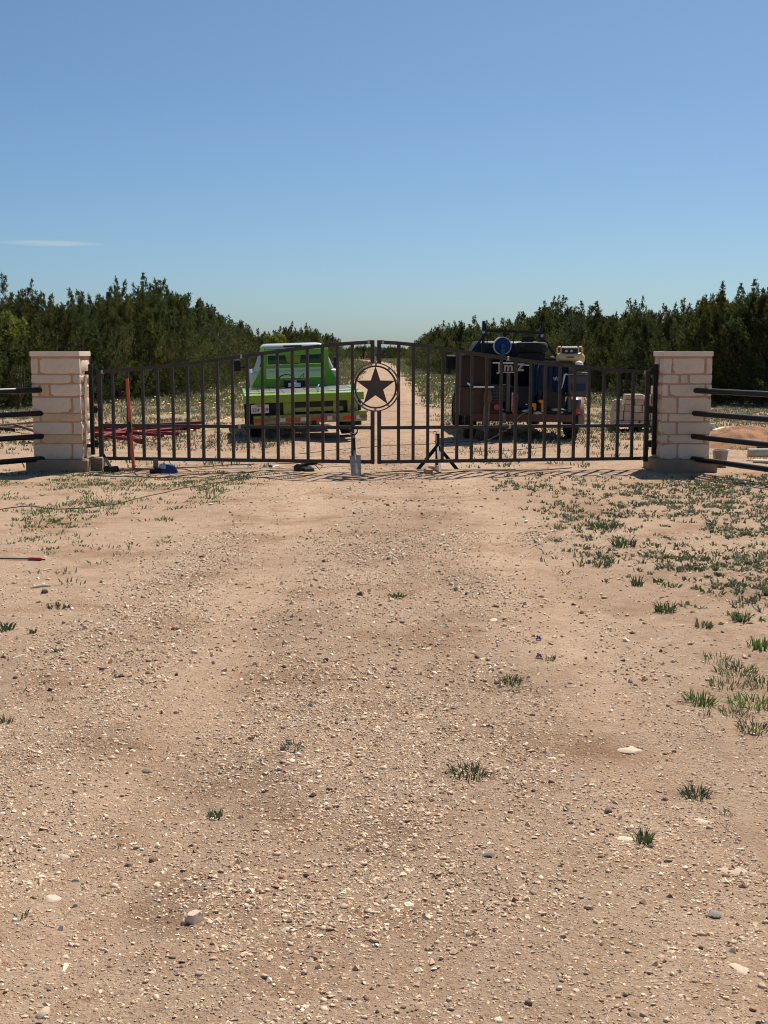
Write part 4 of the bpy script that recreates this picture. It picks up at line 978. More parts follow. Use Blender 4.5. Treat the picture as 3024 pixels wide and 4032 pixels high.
for s in (-1, 1):
    MB().add([(s * .885, cy0 + .25, 1.30), (s * .885, cy0 + 1.35, 1.30), (s * .715, cy0 + 1.0, 1.74), (s * .715, cy0 + .32, 1.74)], [(0, 1, 2, 3)]).build('side_window', M_GLASS, gh)
MB().box((0, cy0 + .13, 1.757), (.40, .05, .045)).build('third_brake_lamp', M_INK, gh, None, .008)
frust(-.93, .93, cy0 + 1.72, cy0 + 2.9, .45, -.88, .88, cy0 + 1.72, cy0 + 2.8, 1.14).build('hood', M_WHITE, gt, 40, .08, 3)
for s in (-1, 1):
    out_ = 1.22 if s < 0 else 1.03                       # the off side mirror is folded in
    arm = MB(); arm.box((s * (out_ - .10), cy0 + 1.35, 1.30), (.20, .05, .04)); arm.build('mirror_arm', M_UNDER, gt)
    MB().box((s * out_, cy0 + 1.33, 1.34), (.19 if s < 0 else .08, .10, .26)).build('mirror', M_UNDER, gt, None, .02)
    MB().box((s * .98, cy0 + 1.0, .78), (.012, .9, .5)).build('door', M_WHITE, gt, None, .004)
MB().box((0, cy0 + .5, .42), (1.7, 1.6, .16)).build('cab_underside', M_UNDER, gt)
def on_truck(t, p): return t.matrix_world @ V(p)
bpy.context.view_layer.update()
# things that ride on the deck
dp = on_truck(gt, (-.05, BL - .45, ZD))
gn = thing('winch', 'black and silver winch standing on the green truck deck', 'winch', dp, .1)
MB().box((-.14, 0, .09), (.16, .22, .18)).build('motor_housing', M_UNDER, gn, None, .02); MB().box((.14, 0, .10), (.17, .22, .16)).build('gear_housing', M_UNDER, gn, None, .02)
MB().tube([(-.1, 0, .10), (.1, 0, .10)], .065, 14).build('drum', M_ALU, gn, 40)
MB().box((0, -.12, .06), (.26, .02, .10)).build('fairlead', M_ALU, gn, None, .01)
MB().tube([(-.16 + .16 * math.cos(a), 0, .19 + .09 * math.sin(a)) for a in np.linspace(math.pi, 0, 9)], .012, 8).build('handle', M_UNDER, gn, 40)
MB().tube([(.10, 0, .19), (.16, -.02, .27), (.20, 0, .31), (.19, 0, .22)], .008, 6).build('cable_loop', M_UNDER, gn, 40)
MB().lathe([(0, -.02), (.035, -.02), (.035, .02), (0, .02)], 14, Matrix.Translation((-.05, -.14, .06)) @ Matrix.Rotation(math.pi / 2, 4, 'X')).build('hook_ring', M_WHT, gn, 40)
dq = on_truck(gt, (.30, .45, ZD))
o = MB(); o.box((0, 0, .02), (.05, .12, .04)); o.tube([(0, 0, .03), (0, .02, .12), (.01, .08, .14)], .012, 8)
o = o.build('ratchet_strap', mat('pale_blue_strap', (.30, .52, .60), .6), None, 40); o.location = dq; tag(o, 'pale blue ratchet strap on the rear edge of the green deck', 'strap')

# black work truck ----------------------------------------------------------
bt = thing('work_truck', 'black welding truck with open cluttered tool body behind the right gate leaf', 'truck', (2.69, 23.65, 0), rot=(0, .012, .03))
M_BROWN = mat('brown_tool_box', (.022, .012, .010), .7, var=.35, scale=4, tint=(.042, .024, .016), tfac=.35, tscale=3)
M_TAN = mat('worn_plywood', (.060, .041, .026), .8, var=.3, scale=6, tint=(.07, .045, .03), tfac=.5)
M_BKTR = mat('black_truck_paint', (.009, .009, .010), .5, var=.2, spec=.3)
M_WOOD = mat('red_brown_timber', (.13, .055, .034), .75, var=.35, scale=9, tint=(.08, .05, .035), tfac=.4)
M_BUMP = mat('grey_tan_rubber', (.21, .175, .125), .8, var=.2, tint=(.12, .08, .05), tfac=.4)
M_BLUE = mat('blue_plastic', (.008, .042, .18), .65, var=.25, spec=.2); M_TEAL = mat('teal_cloth', (.03, .10, .13), .8, var=.3); M_BLUED = mat('dark_blue_cloth', (.012, .028, .085), .85, var=.3)
M_ORG = mat('orange_tool', (.62, .24, .03), .5, var=.15); M_REDC = mat('red_cylinder', (.40, .015, .03), .4, var=.2)
M_CLUT = mat('dark_clutter', (.030, .030, .033), .8, var=.5); M_PALE = mat('pale_rag', (.52, .50, .47), .8, var=.2)
# local x from -1.25 to 1.22, rear face at y = 0
MB().box((.02, .05, .43), (2.0, .12, .15)).build('rear_beam', M_WOOD, bt, None, .008)
MB().box((0, 1.3, .47), (2.2, 2.5, .08)).build('bed_floor', M_UNDER, bt)
MB().box((-.93, .62, 1.32), (.58, 1.25, .58)).build('upper_tool_box', M_BROWN, bt, None, .01)
lb = MB().box((-.93, .60, .74), (.60, 1.20, .56)).build('lower_tool_box', M_TAN, bt, None, .01)
MB().box((-.93, -.008, .74), (.50, .012, .48)).build('tool_box_door', M_TAN, lb, None, .004)
MB().box((-.93, .02, 1.625), (.60, 1.3, .03)).build('tool_box_lid', M_UNDER, bt)
tr = MB(); tr.box((-.80, -.11, 1.02), (.42, .015, .035)); tr.beam((-1.10, -.06, 1.09), (-1.00, -.11, 1.02), .015, .035); tr.box((-.88, -.05, 1.01), (.36, .12, .012))
tr.build('folding_shelf', M_ALU, bt)
# brown leather bag over two pale pipes, hung on the box corner
bag = MB(); bag.lathe([(0, .26), (.05, .25), (.085, .18), (.09, .06), (.07, 0), (0, -.01)], 12, Matrix.Translation((-.71, -.10, .72)) @ Matrix.Scale(.7, 4, (0, 1, 0)))
bag.build('leather_bag', mat('brown_leather', (.14, .075, .03), .7, var=.3), bt, 50)
for x in (-.765, -.685): MB().tube([(x + .012, -.10, .76), (x, -.10, .62), (x - .008, -.10, .18)], [.006, .022, .026], 8).build('hanging_pipe', M_BUMP, bt, 40)
MB().box((-.48, .10, .90), (.30, .06, .34)).build('louvred_panel', M_CLUT, bt, None, .006)
for k in range(5): MB().box((-.48, .063, .78 + k * .06), (.24, .012, .022)).build('louvre', mat('louvre_grey_%d' % k, (.05, .05, .05), .6), bt)
MB().box((-.52, .06, .60), (.22, .05, .30)).build('lamp_board', mat('dull_red_board', (.075, .030, .028), .8, var=.3), bt)
for x, z, r in ((-.525, .635, .052), (1.06, .555, .060)):
    l_ = MB(); l_.lathe([(0, -.03), (r * .7, -.024), (r, -.01), (r, .02)], 24, Matrix.Translation((x, -.005, z)) @ Matrix.Rotation(-math.pi / 2, 4, 'X') @ Matrix.Scale(-1, 4, (0, 0, 1)))
    l_.build('tail_lamp', M_REDL, bt, 40)
for x, z in ((-.40, .43), (1.12, .415)):
    MB().box((x, -.045, z), (.125, .08, .20)).build('rubber_buffer', M_BUMP, bt, None, .03, 3)
MB().box((.34, .9, 1.0), (.06, 1.5, .9)).build('body_divider', M_UNDER, bt)
MB().box((.10, 1.55, 1.02), (1.75, .05, 1.02)).build('bulkhead', M_UNDER, bt)
MB().box((.25, .8, .54), (1.5, 1.4, .06)).build('tool_tray', M_CLUT, bt)
for x in (-.30, .90): MB().box((x, .06, 1.0), (.07, .09, .90)).build('body_post', mat('grey_post_%d' % int(x * 10), (.085, .085, .085), .6, .2), bt, None, .005)
MB().box((.30, .08, 1.50), (1.28, .07, .06)).build('body_header', M_UNDER, bt, None, .005)
# sign on the body
M_SIGN = mat('faded_sign_white', (.34, .31, .26), .7, var=.2)
sg = MB().box((-.31, .0, 1.30), (.36, .012, .012)).build('sign_bar', M_PALE, bt)
MB().box((-.20, .0, 1.40), (.36, .012, .175)).build('sign_backing', M_BROWN, bt)
text('sign_lettering', 'Jim', .24, Matrix.Translation((-.37, -.012, 1.40)) @ FACE, M_SIGN, bt, .004, .006)
text('sign_letter', 'Z', .20, Matrix.Translation((-.08, -.014, 1.40)) @ FACE, M_SIGN, bt, .004, .006)
MB().box((-.42, -.01, 1.482), (.40, .02, .022)).build('tool_bar', M_ALU, bt)
MB().tube([(-.15, -.02, 1.455), (.09, -.02, 1.445)], .012, 8).build('tool_bar', M_ALU, bt, 40)
MB().tube([(-.06, .02, 1.53), (.14, .02, 1.515)], .011, 8).build('tool_bar', M_ALU, bt, 40)
# red bottle
rc = MB(); rc.lathe([(0, 0), (.062, 0), (.065, .02), (.065, .27), (.045, .32), (.02, .335), (.02, .36), (0, .36)], 18, Matrix.Translation((-.17, .02, .58)))
rc = rc.build('red_gas_bottle', M_REDC, bt, 40); MB().tube([(-.225, -.02, .56), (-.225, -.01, .92)], .010, 6).build('bottle_strap', M_PALE, rc)
MB().lathe([(0, -.01), (.05, -.01), (.055, .03), (0, .03)], 18, Matrix.Translation((-.18, -.04, .565)) @ Matrix.Rotation(math.pi / 2, 4, 'X')).build('red_cap', M_REDL, bt, 40)
# cloth and clutter inside
def cloth(name, x, y, z, w, h, mt_, seed):
    m = MB(); r = np.random.default_rng(seed); nx, nz = 9, 7; vs = []
    for j in range(nz):
        for i in range(nx):
            sx = (i / (nx - 1) - .5) * w * (1 - .25 * j / nz + .1 * math.sin(i + seed)); vs.append((x + sx, y + .035 * math.sin(i * 1.9 + seed) + r.normal(0, .008), z - h * j / (nz - 1) + r.normal(0, .012)))
    fs = [(j * nx + i, j * nx + i + 1, (j + 1) * nx + i + 1, (j + 1) * nx + i) for j in range(nz - 1) for i in range(nx - 1)]
    o_ = m.add(vs, fs).build(name, mt_, bt, 60); sd = o_.modifiers.new('solid', 'SOLIDIFY'); sd.thickness = .006; return o_
cloth('hanging_jacket', .48, .10, 1.48, .28, .50, M_BLUED, 1); cloth('hanging_jacket', .76, .10, 1.50, .36, .55, mat('navy_cloth', (.008, .026, .095), .85, var=.3, spec=.1), 2); cloth('hanging_cloth', .34, .16, 1.36, .12, .46, M_TEAL, 3); cloth('hanging_cloth', .20, .12, 1.46, .20, .62, M_BLUED, 4)
cloth('pale_cloth', .63, .04, 1.22, .16, .05, M_PALE, 5)
MB().box((.62, .5, .86), (.46, .6, .50)).build('machine_case', M_CLUT, bt, None, .02)
MB().box((.05, .6, .80), (.44, .6, .44)).build('machine_case', M_CLUT, bt, None, .02)
dr = MB(); dr.box((.38, -.01, .64), (.075, .06, .19)); dr.box((.36, -.01, .755), (.14, .06, .06)); dr.build('orange_drill', M_ORG, bt, None, .012)
dr = MB(); dr.box((.18, -.01, .68), (.13, .07, .075)); dr.box((.22, -.01, .62), (.05, .05, .09)); dr.build('orange_grinder', M_ORG, bt, None, .012)
def rag(name, x, z, w, seed, y=-.01):
    me = rock_mesh('rag', seed, .45, .10, (.52, .50, .47), 2); o_ = bpy.data.objects.new(name, me); link(o_, bt); o_.scale = (w, w * .6, w * .8); o_.location = (x, y, z); return o_
for i, (x, z, w) in enumerate(((.02, .565, .07), (.10, .60, .035), (.28, .525, .10), (.63, .60, .085), (.06, .69, .03), (.34, 1.47, .035), (-.16, .60, .05), (.72, .55, .07))): rag('crumpled_rag', x, z, w, 400 + i)
# right side: fender, wheels
fd = MB()
for k in range(13):
    pass
prof = [(.42 * math.cos(a), .42 * math.sin(a)) for a in np.linspace(.05, math.pi - .05, 15)]
vs = [(x_, y_ + .75, z_ + .40) for x_ in (1.00, 1.26) for y_, z_ in prof]; n_ = len(prof)
fd.add(vs, [(i, i + 1, n_ + i + 1, n_ + i) for i in range(n_ - 1)])
o = fd.build('fender', mat('dusty_pink_fender', (.30, .19, .16), .45, var=.2), bt, 60); sd = o.modifiers.new('solid', 'SOLIDIFY'); sd.thickness = .012
for s in (-1, 1): wheel(bt, s * 1.02 + .05, .75, .36, .24)
for s in (-1, 1): wheel(bt, s * .86, 4.4, .37, .26)
MB().tube([(-1.0, .75, .36), (1.05, .75, .36)], .045, 10).build('axle', M_UNDER, bt, 40)
# cab and rack
cyb = 2.15
frust(-.93, .93, cyb, cyb + 1.9, .5, -.95, .95, cyb, cyb + 1.9, 1.28).build('cab_body', M_BKTR, bt, 40, .08, 3)
ghb = frust(-.88, .88, cyb + .03, cyb + 1.8, 1.26, -.68, .68, cyb + .2, cyb + 1.2, 1.92).build('cab_roof', M_BKTR, bt, 40, .09, 4)
MB().add([(-.72, cyb + .06, 1.38), (.72, cyb + .06, 1.38), (.60, cyb + .165, 1.78), (-.60, cyb + .165, 1.78)], [(0, 1, 2, 3)]).build('rear_window', M_GLASS, ghb)
frust(-.92, .92, cyb + 1.88, cyb + 3.1, .48, -.87, .87, cyb + 1.88, cyb + 3.0, 1.18).build('hood', M_BKTR, bt, 40, .08, 3)
for s in (-1, 1): MB().box((s * 1.14, cyb + 1.2, 1.46), (.24, .12, .32)).build('mirror', M_BKTR, bt, None, .03)
rk = 1.70
for s, zt in ((-1, 2.32), (1, 2.24)):
    xo = .60 * s - .02
    MB().beam((xo, rk, .9), (xo, rk, zt), .055, .055, up=(0, 1, 0)).build('rack_post', M_BLACK, bt)
    MB().beam((xo - s * .02, rk, 2.04), (s * .98, rk, 1.50), .05, .05, up=(0, 1, 0)).build('rack_brace', M_BLACK, bt)
    MB().prism([(xo - .02, zt), (xo + .02, zt), (xo + .02, 2.0), (xo - s * -.02 - s * .10, 2.0)], rk - .02, rk + .02).build('rack_gusset', M_BLACK, bt)
    MB().box((xo, rk - .05, 2.09 if s < 0 else 2.03), (.052, .04, .055)).build('work_lamp', M_PALE, bt, None, .006)
MB().beam((-.62, rk, 2.13), (.58, rk, 2.09), .05, .055).build('rack_top_bar', M_BLACK, bt)
MB().beam((-.62, rk, 1.80), (.58, rk, 1.79), .04, .04).build('rack_lower_bar', M_BLACK, bt)
for k in range(7): MB().beam((-.54 + k * .18, rk, 1.80), (-.54 + k * .18, rk, 2.04), .02, .02, up=(0, 1, 0)).build('rack_bar', M_BLACK, bt)
lt = MB(); lt.lathe([(0, -.03), (.10, -.03), (.10, .03), (0, .03)], 20, Matrix.Translation((.28, rk - .06, 1.92)) @ Matrix.Rotation(math.pi / 2, 4, 'X') @ Matrix.Scale(1.2, 4, (1, 0, 0))); lt.build('round_lamp', M_UNDER, bt, 40)
MB().box((0, 1.5, 1.56), (2.2, .5, .04)).build('top_shelf', M_UNDER, bt)
MB().box((.76, .60, 1.43), (.70, 1.1, .035)).build('side_shelf', M_UNDER, bt)
bpy.context.view_layer.update()
# things carried on it
p = on_truck(bt, (-.37, .55, 1.61))
rl = thing('hose_reel', 'blue hose reel upright on the black work truck', 'reel', p, .05)
MB().lathe([(0, -.07), (.05, -.07), (.155, -.055), (.165, -.05), (.165, .05), (.155, .055), (0, .055)], 32, Matrix.Translation((0, 0, .20)) @ Matrix.Rotation(math.pi / 2, 4, 'X')).build('drum', M_BLUE, rl, 40)
MB().lathe([(.160, -.062), (.176, -.058), (.176, .058), (.160, .062), (.160, -.062)], 32, Matrix.Translation((0, 0, .20)) @ Matrix.Rotation(math.pi / 2, 4, 'X')).build('rim', M_PALE, rl, 40)
MB().lathe([(0, -.03), (.035, -.03), (.04, .03), (0, .03)], 14, Matrix.Translation((0, -.08, .20)) @ Matrix.Rotation(math.pi / 2, 4, 'X')).build('hub', M_TEAL, rl, 40)
MB().box((0, -.10, .07), (.09, .05, .16)).build('stand', M_TEAL, rl, None, .012)
p = on_truck(bt, (.28, 1.0, 1.52))
st = MB(); st.box((0, 0, .08), (.5, .4, .16)); o = st.build('tyre_crate', M_UNDER, None, None, .01); o.location = p; tag(o, 'black box under the spare tyre on the work truck', 'box')
p = on_truck(bt, (.27, 1.0, 1.685))
sp = thing('spare_tyre', 'spare tyre lying flat on top of the black work truck', 'tyre', p)
MB().lathe([(.17, -.09), (.24, -.105), (.30, -.09), (.325, -.05), (.325, .05), (.30, .09), (.24, .105), (.17, .09), (.17, -.09)], 36, Matrix.Translation((0, 0, .105))).build('tyre', M_RUB, sp, 35)
MB().lathe([(0, -.03), (.17, -.05), (.172, .05), (.15, .02), (0, 0)], 24, Matrix.Translation((0, 0, .105))).build('rim', M_UNDER, sp, 35)
p = on_truck(bt, (.93, .25, 1.45))
ac = thing('air_compressor', 'tan portable air compressor with roll bars on the work truck', 'compressor', p, .0)
M_TANP = mat('tan_enamel', (.66, .47, .21), .4, var=.10, coat=.2)
ln_ = .24
tk = MB(); M = Matrix.Translation((0, 0, .13)) @ Matrix.Rotation(math.pi / 2, 4, 'Y')
tk.lathe([(0, -ln_ - .045), (.06, -ln_ - .03), (.10, -ln_), (.115, -ln_ + .04), (.115, ln_ - .04), (.10, ln_), (.06, ln_ + .03), (0, ln_ + .045)], 24, M); tk.build('tank', M_TANP, ac, 40)
MB().box((0, -.117, .10), (.34, .016, .014)).build('tank_seam', M_TANP, ac, None, .004); MB().box((-.02, -.112, .155), (.15, .014, .032)).build('tank_label', mat('brown_label', (.16, .09, .05), .6), ac)
for s in (-1, 1):
    x = s * .205 - .02
    MB().tube([(x - .035, 0, .22), (x - .035, 0, .33), (x - .015, 0, .355), (x + .025, 0, .355), (x + .045, 0, .33), (x + .045, 0, .22)], .017, 10).build('roll_bar', M_TANP, ac, 40)
cp = MB().box((-.02, .0, .285), (.30, .12, .10)).build('control_panel', M_UNDER, ac, None, .01)
for x in (-.07, .03): MB().lathe([(0, -.012), (.024, -.01), (.024, .01)], 16, Matrix.Translation((x - .02, -.064, .275)) @ Matrix.Rotation(math.pi / 2, 4, 'X')).build('gauge', M_PALE, cp, 40)
MB().tube([(-.17, 0, .345), (.13, 0, .345)], .010, 8).build('handle_bar', M_ALU, ac, 40)
text('lettering', 'DEWALT', .065, Matrix.Translation((-.02, -.075, .228)) @ FACE, M_INK, ac, .002)
for s in (-1, 1):
    for y in (-.07, .07): MB().lathe([(0, 0), (.02, 0), (.016, .05), (0, .05)], 8, Matrix.Translation((s * .18, y, -.002))).build('foot', M_RUB, ac, 40)
p = on_truck(bt, (1.06, .03, 1.448)); o = MB().lathe([(.085, 0), (.08, .04), (.055, .075), (.02, .09), (0, .092)], 20).build('hard_hat', mat('white_plastic', (.74, .74, .74), .4), None, 50); o.location = p; tag(o, 'small white dome shaped hat under the tan compressor', 'hat')
MB().box((1.0, .30, .86), (.50, .62, .02)).build('tote_shelf', M_UNDER, bt)
p = on_truck(bt, (1.06, .15, .872))
to = thing('plastic_tote', 'dark blue-grey plastic tote with pale rim on the right of the work truck', 'tote', p)
M_TOTE = mat('slate_plastic', (.034, .042, .060), .45, var=.2); M_TOTR = mat('pale_grey_plastic', (.42, .42, .42), .5)
m = frust(-.19, .17, -.20, .2, 0, -.22, .20, -.23, .23, .40); m.build('body', M_TOTE, to, None, .025, 2)
m = MB(); m.tube([(-.225, -.235, .405), (.205, -.235, .405), (.205, .235, .405), (-.225, .235, .405)], .011, 8, closed=True); m.build('rim', M_TOTR, to, 40)
MB().box((-.01, 0, .43), (.42, .45, .035)).build('lid', M_TOTE, to, None, .012); MB().box((-.01, -.215, .16), (.28, .02, .15)).build('front_panel', M_BLUED, to, None, .01)
MB().tube([(-.235, -.23, .42), (-.28, -.235, .40), (-.30, -.24, .28), (-.33, -.22, .14)], [.02, .022, .014, .006], 6).build('plastic_sheet', M_PALE, to, 40)

# ------------------------------------------------------------------ things round the gate
M_REDP = mat('red_oxide_pipe', (.17, .012, .020), .65, var=.25, scale=5, tint=(.12, .03, .025), tfac=.35, spec=.25)
M_ORNG = mat('orange_red_paint', (.56, .11, .045), .5, var=.15, tint=(.45, .20, .10), tfac=.3)
# pile of red pipes behind the left leaf
rp = random.Random(3)
PIPES = [((345, 1688), (800, 1702), 'top'), ((360, 1700), (795, 1690), ''), ((350, 1712), (770, 1698), ''), ((350, 1724), (700, 1706), ''), ((380, 1704), (640, 1742), ''), ((352, 1736), (600, 1712), ''), ((352, 1718), (560, 1752), ''), ((400, 1738), (560, 1700), ''), ((420, 1690), (560, 1745), ''), ((360, 1696), (700, 1724), '')]
PLAB = ['longest red pipe on top of the pile behind the left gate leaf', 'red pipe lying along the back of the red pile', 'third red pipe from the back of the red pile', 'red pipe across the middle of the red pile', 'red pipe sloping down to the front right of the red pile', 'short red pipe at the front left of the red pile',
        'red pipe crossing to the front tip of the red pile', 'stub of red pipe lying across the red pile', 'red pipe slanting steeply over the red pile', 'red pipe running to the right end of the red pile']
for i, ((u0, v0), (u1, v1), _) in enumerate(PIPES):
    a, b_ = gnd(u0, v0), gnd(u1, v1); za, zb_ = .035 + .055 * (i % 3), .035 + .055 * ((i + 1) % 3)
    o = MB().tube([(a.x, a.y, a.z + za), ((a.x + b_.x) / 2, (a.y + b_.y) / 2, (a.z + b_.z) / 2 + (za + zb_) / 2), (b_.x, b_.y, b_.z + zb_)], .036, 12).build('red_pipe', M_REDP, None, 40)
    tag(o, PLAB[i], 'pipe', 'red pipes piled behind the gate')
# orange bar against the left leaf
a, b_ = at(526, 1832, 17.62), at(500, 1490, 17.70)
o = thing('orange_bar', 'orange-red steel bar leaning upright on the left gate leaf', 'bar', (a.x, a.y, .0))
MB().beam((0, 0, 0.01), (b_.x - a.x, b_.y - a.y, b_.z), .042, .036, up=(0, 1, 0)).build('bar', M_ORNG, o, None, .005)
MB().box((-.04, .0, .62), (.03, .04, .16)).build('lever', M_BLACK, o, None, .004)
# small trench shovel leaning on the meeting stile
ft = gnd(1403, 1878); tp = at(1392, 1688, 17.08)
sh = thing('trench_shovel', 'narrow trench shovel with black D handle leaning at the gate middle', 'shovel', ft)
d = (tp - ft); L = d.length; q = d.normalized().to_track_quat('Z', 'Y').to_matrix().to_4x4()
q = Matrix.Identity(4); dn = d.normalized(); xa = V((1, 0, 0)); xa = (xa - dn * xa.dot(dn)).normalized(); ya = dn.cross(xa)
q = Matrix((( xa.x, ya.x, dn.x, 0), (xa.y, ya.y, dn.y, 0), (xa.z, ya.z, dn.z, 0), (0, 0, 0, 1)))
M_BLD = mat('scuffed_blade', (.54, .44, .33), .6, .15, var=.3, scale=12, tint=(.26, .21, .16), tfac=.45, tscale=14)
bl = MB(); vs, fs = [], []; nz_, nx_ = 8, 7
for j in range(nz_):
    z = j / (nz_ - 1) * .345; hw = .066 + .012 * z / .345
    for i in range(nx_):
        t = i / (nx_ - 1) * 2 - 1; vs.append((t * hw, -.022 * (1 - t * t) * (1 if j < 7 else .5), z - .02 * t * t * 0))
for j in range(nz_ - 1):
    for i in range(nx_ - 1): fs.append((j * nx_ + i, j * nx_ + i + 1, (j + 1) * nx_ + i + 1, (j + 1) * nx_ + i))
o = bl.add(vs, fs, q).build('blade', M_BLD, sh, 60); sd = o.modifiers.new('solid', 'SOLIDIFY'); sd.thickness = .004
MB().tube([(0, -.015, .24), (0, -.012, .36), (0, 0, .42)], [.012, .02, .017], 10, q).build('socket', M_BLD, sh, 40)
MB().tube([(0, 0, .40), (0, 0, L - .10)], .015, 10, q).build('shaft', M_BLACK, sh, 40)
MB().tube([(0, 0, L - .155), (0, 0, L - .125)], .019, 10, q).build('ferrule', M_PALE, sh, 40)
MB().tube([(0, 0, L - .12), (-.045, 0, L - .07), (-.058, 0, L), (.058, 0, L), (.045, 0, L - .07)], .011, 8, q, closed=True).build('handle', M_BLACK, sh, 40)
MB().tube([(-.045, -.012, L - .062), (-.02, -.013, L - .085), (.02, -.013, L - .085), (.045, -.012, L - .062)], .006, 6, q).build('grip_edge', M_PALE, sh, 40)
# pipe stand
pc = gnd(1722, 1838)
ps = thing('pipe_stand', 'black folding tripod pipe stand in front of the right gate leaf', 'stand', pc)
for x, y, z in ((-.27, -.02, 0), (.27, -.02, 0), (.02, -.25, 0), ):
    pass
LEGS = [gnd(1644, 1845), gnd(1800, 1845), gnd(1733, 1858)]
hub = V((0, 0, .34))
for i, g in enumerate(LEGS):
    e = g - pc; e.z = g.z - pc.z + .005
    if i < 2: MB().beam(e, hub, .052, .036, up=(0, 1, 0)).build('leg', M_BLACK, ps, None, .003)
    else:
        MB().beam(e, hub, .036, .030, up=(0, 1, 0)).build('leg', M_BLACK, ps, None, .003)
        MB().beam(e.lerp(hub, .22) + V((.014, -.014, 0)), e.lerp(hub, .85) + V((.014, -.014, 0)), .012, .006, up=(1, 0, 0)).build('leg_edge', M_WHT, ps)
MB().tube([(0, 0, .05), (0, 0, .52)], .032, 12).build('column', M_BLACK, ps, 40)
MB().tube([(-.018, -.022, .37), (-.018, -.022, .50)], .009, 6).build('screw', M_ALU, ps, 40)
MB().tube([(-.04 + .026 * math.cos(a_), -.01, .535 + .022 * math.sin(a_)) for a_ in np.linspace(0, 6.28, 12, endpoint=False)], .006, 6, closed=True).build('pipe_hook', M_PALE, ps, 40)
# wood blocks
M_BLK = mat('cut_lumber', (.46, .33, .20), .8, var=.2, scale=9, tint=(.34, .22, .13), tfac=.4, tscale=8)
for (u, v), sz, rz, lab in (((1686, 1862), (.085, .16, .085), .3, 'front wooden block under the pipe stand'), ((1706, 1848), (.09, .16, .085), -.4, 'rear wooden block leaning against the front block')):
    p = gnd(u, v); o = MB().box((0, 0, sz[2] / 2 - .008), sz).build('wood_block', M_BLK, None, None, .005); o.location = p; o.rotation_euler = (0, 0, rz); tag(o, lab, 'block', 'wood blocks by the pipe stand')
# black tools on the ground left of the shovel
p = gnd(1205, 1852); tb = thing('clamp_tool', 'black tangle of clamps and grinder on the ground below the left leaf', 'tool', p)
MB().box((-.04, 0, .035), (.26, .10, .07)).build('grinder_body', M_UNDER, tb, None, .02); MB().tube([(-.17, -.02, .05), (.05, .05, .11)], .03, 10).build('handle', M_UNDER, tb, 40)
MB().lathe([(0, -.02), (.06, -.02), (.06, .02), (0, .02)], 18, Matrix.Translation((-.11, -.06, .05)) @ Matrix.Rotation(1.3, 4, 'X')).build('disc_guard', M_CLUT, tb, 40)
MB().box((.06, .04, .10), (.24, .06, .05), Matrix.Rotation(-.12, 4, 'Y')).build('clamp_bar', M_UNDER, tb, None, .01); MB().tube([(.16, .03, .11), (.24, 0, .08), (.20, -.04, .03), (.13, -.02, .10)], .008, 6).build('cord', mat('brown_cord', (.20, .10, .06), .8), tb, 40)
MB().box((.05, -.05, .03), (.14, .08, .05)).build('battery', mat('dark_green_case', (.02, .035, .028), .5), tb, None, .01)
p = gnd(1265, 1824); o = MB().tube([(-.06, 0, .05), (.10, .02, .05)], .024, 12); o.tube([(.10, .02, .05), (.125, .022, .05)], .030, 12); o = o.build('black_flashlight', M_BLACK, None, 40); o.location = p; tag(o, 'black tube torch lying by the clamps under the gate', 'torch')
p = gnd(1068, 1838); w_ = thing('claw_hammer', 'small hammer with pale head lying under the left gate leaf', 'hammer', p, .5)
MB().tube([(0, 0, .012), (.13, .03, .02)], .009, 8).build('handle', M_ALU, w_, 40); MB().box((-.01, 0, .022), (.035, .09, .04)).build('head', M_CLUT, w_, None, .006)
# things by the left hinge: offcut of pipe, plank, blue bag
p = gnd(438, 1854); po = thing('pipe_offcut', 'short rusty black pipe offcut beside the left footing', 'pipe', p, -.25)
m = MB(); m.lathe([(.034, -.10), (.044, -.10), (.044, .10), (.034, .10), (.034, -.10)], 18, Matrix.Translation((0, 0, .043)) @ Matrix.Rotation(math.pi / 2, 4, 'Y')); m.build('tube', mat('rusty_black', (.05, .035, .028), .7, .2, var=.4, tint=(.14, .07, .04), tfac=.4), po, 40)
for y in (-.015, .03): MB().tube([(-.02, y, .08), (-.16, y + .06, .25)], .012, 8).build('steel_rod', M_STEEL, po, 40)
a = gnd(448, 1852); b_ = gnd(602, 1846); o = MB().beam((a.x, a.y, a.z + .022), (b_.x, b_.y, b_.z + .022), .09, .038).build('plank', M_BLK, None, None, .003); tag(o, 'pale wooden plank lying behind the rusty pipe offcut', 'plank')
p = gnd(630, 1858); gb = thing('blue_grinder', 'blue and white power tool with black body on the ground by the left leaf', 'tool', p, .15)
M_BLT = mat('blue_tool_plastic', (.028, .065, .17), .45, var=.2)
m = frust(-.02, .26, -.10, .12, 0, .05, .20, -.03, .05, .125); m.build('blue_cover', M_BLT, gb, None, .02, 2)
m = frust(-.04, .10, -.07, .03, .06, .0, .08, -.04, .02, .135); m.build('white_housing', M_PALE, gb, None, .02, 2)
MB().tube([(-.14, -.06, .04), (.02, -.07, .045)], .036, 12).build('black_motor', M_UNDER, gb, 40); MB().box((-.06, .05, .10), (.07, .05, .20)).build('upright_block', M_BUMP, gb, None, .006)
MB().tube([(.20, .02, .06), (.34, .04, .05), (.44, .02, .02)], .008, 6).build('cord', M_UNDER, gb, 40)
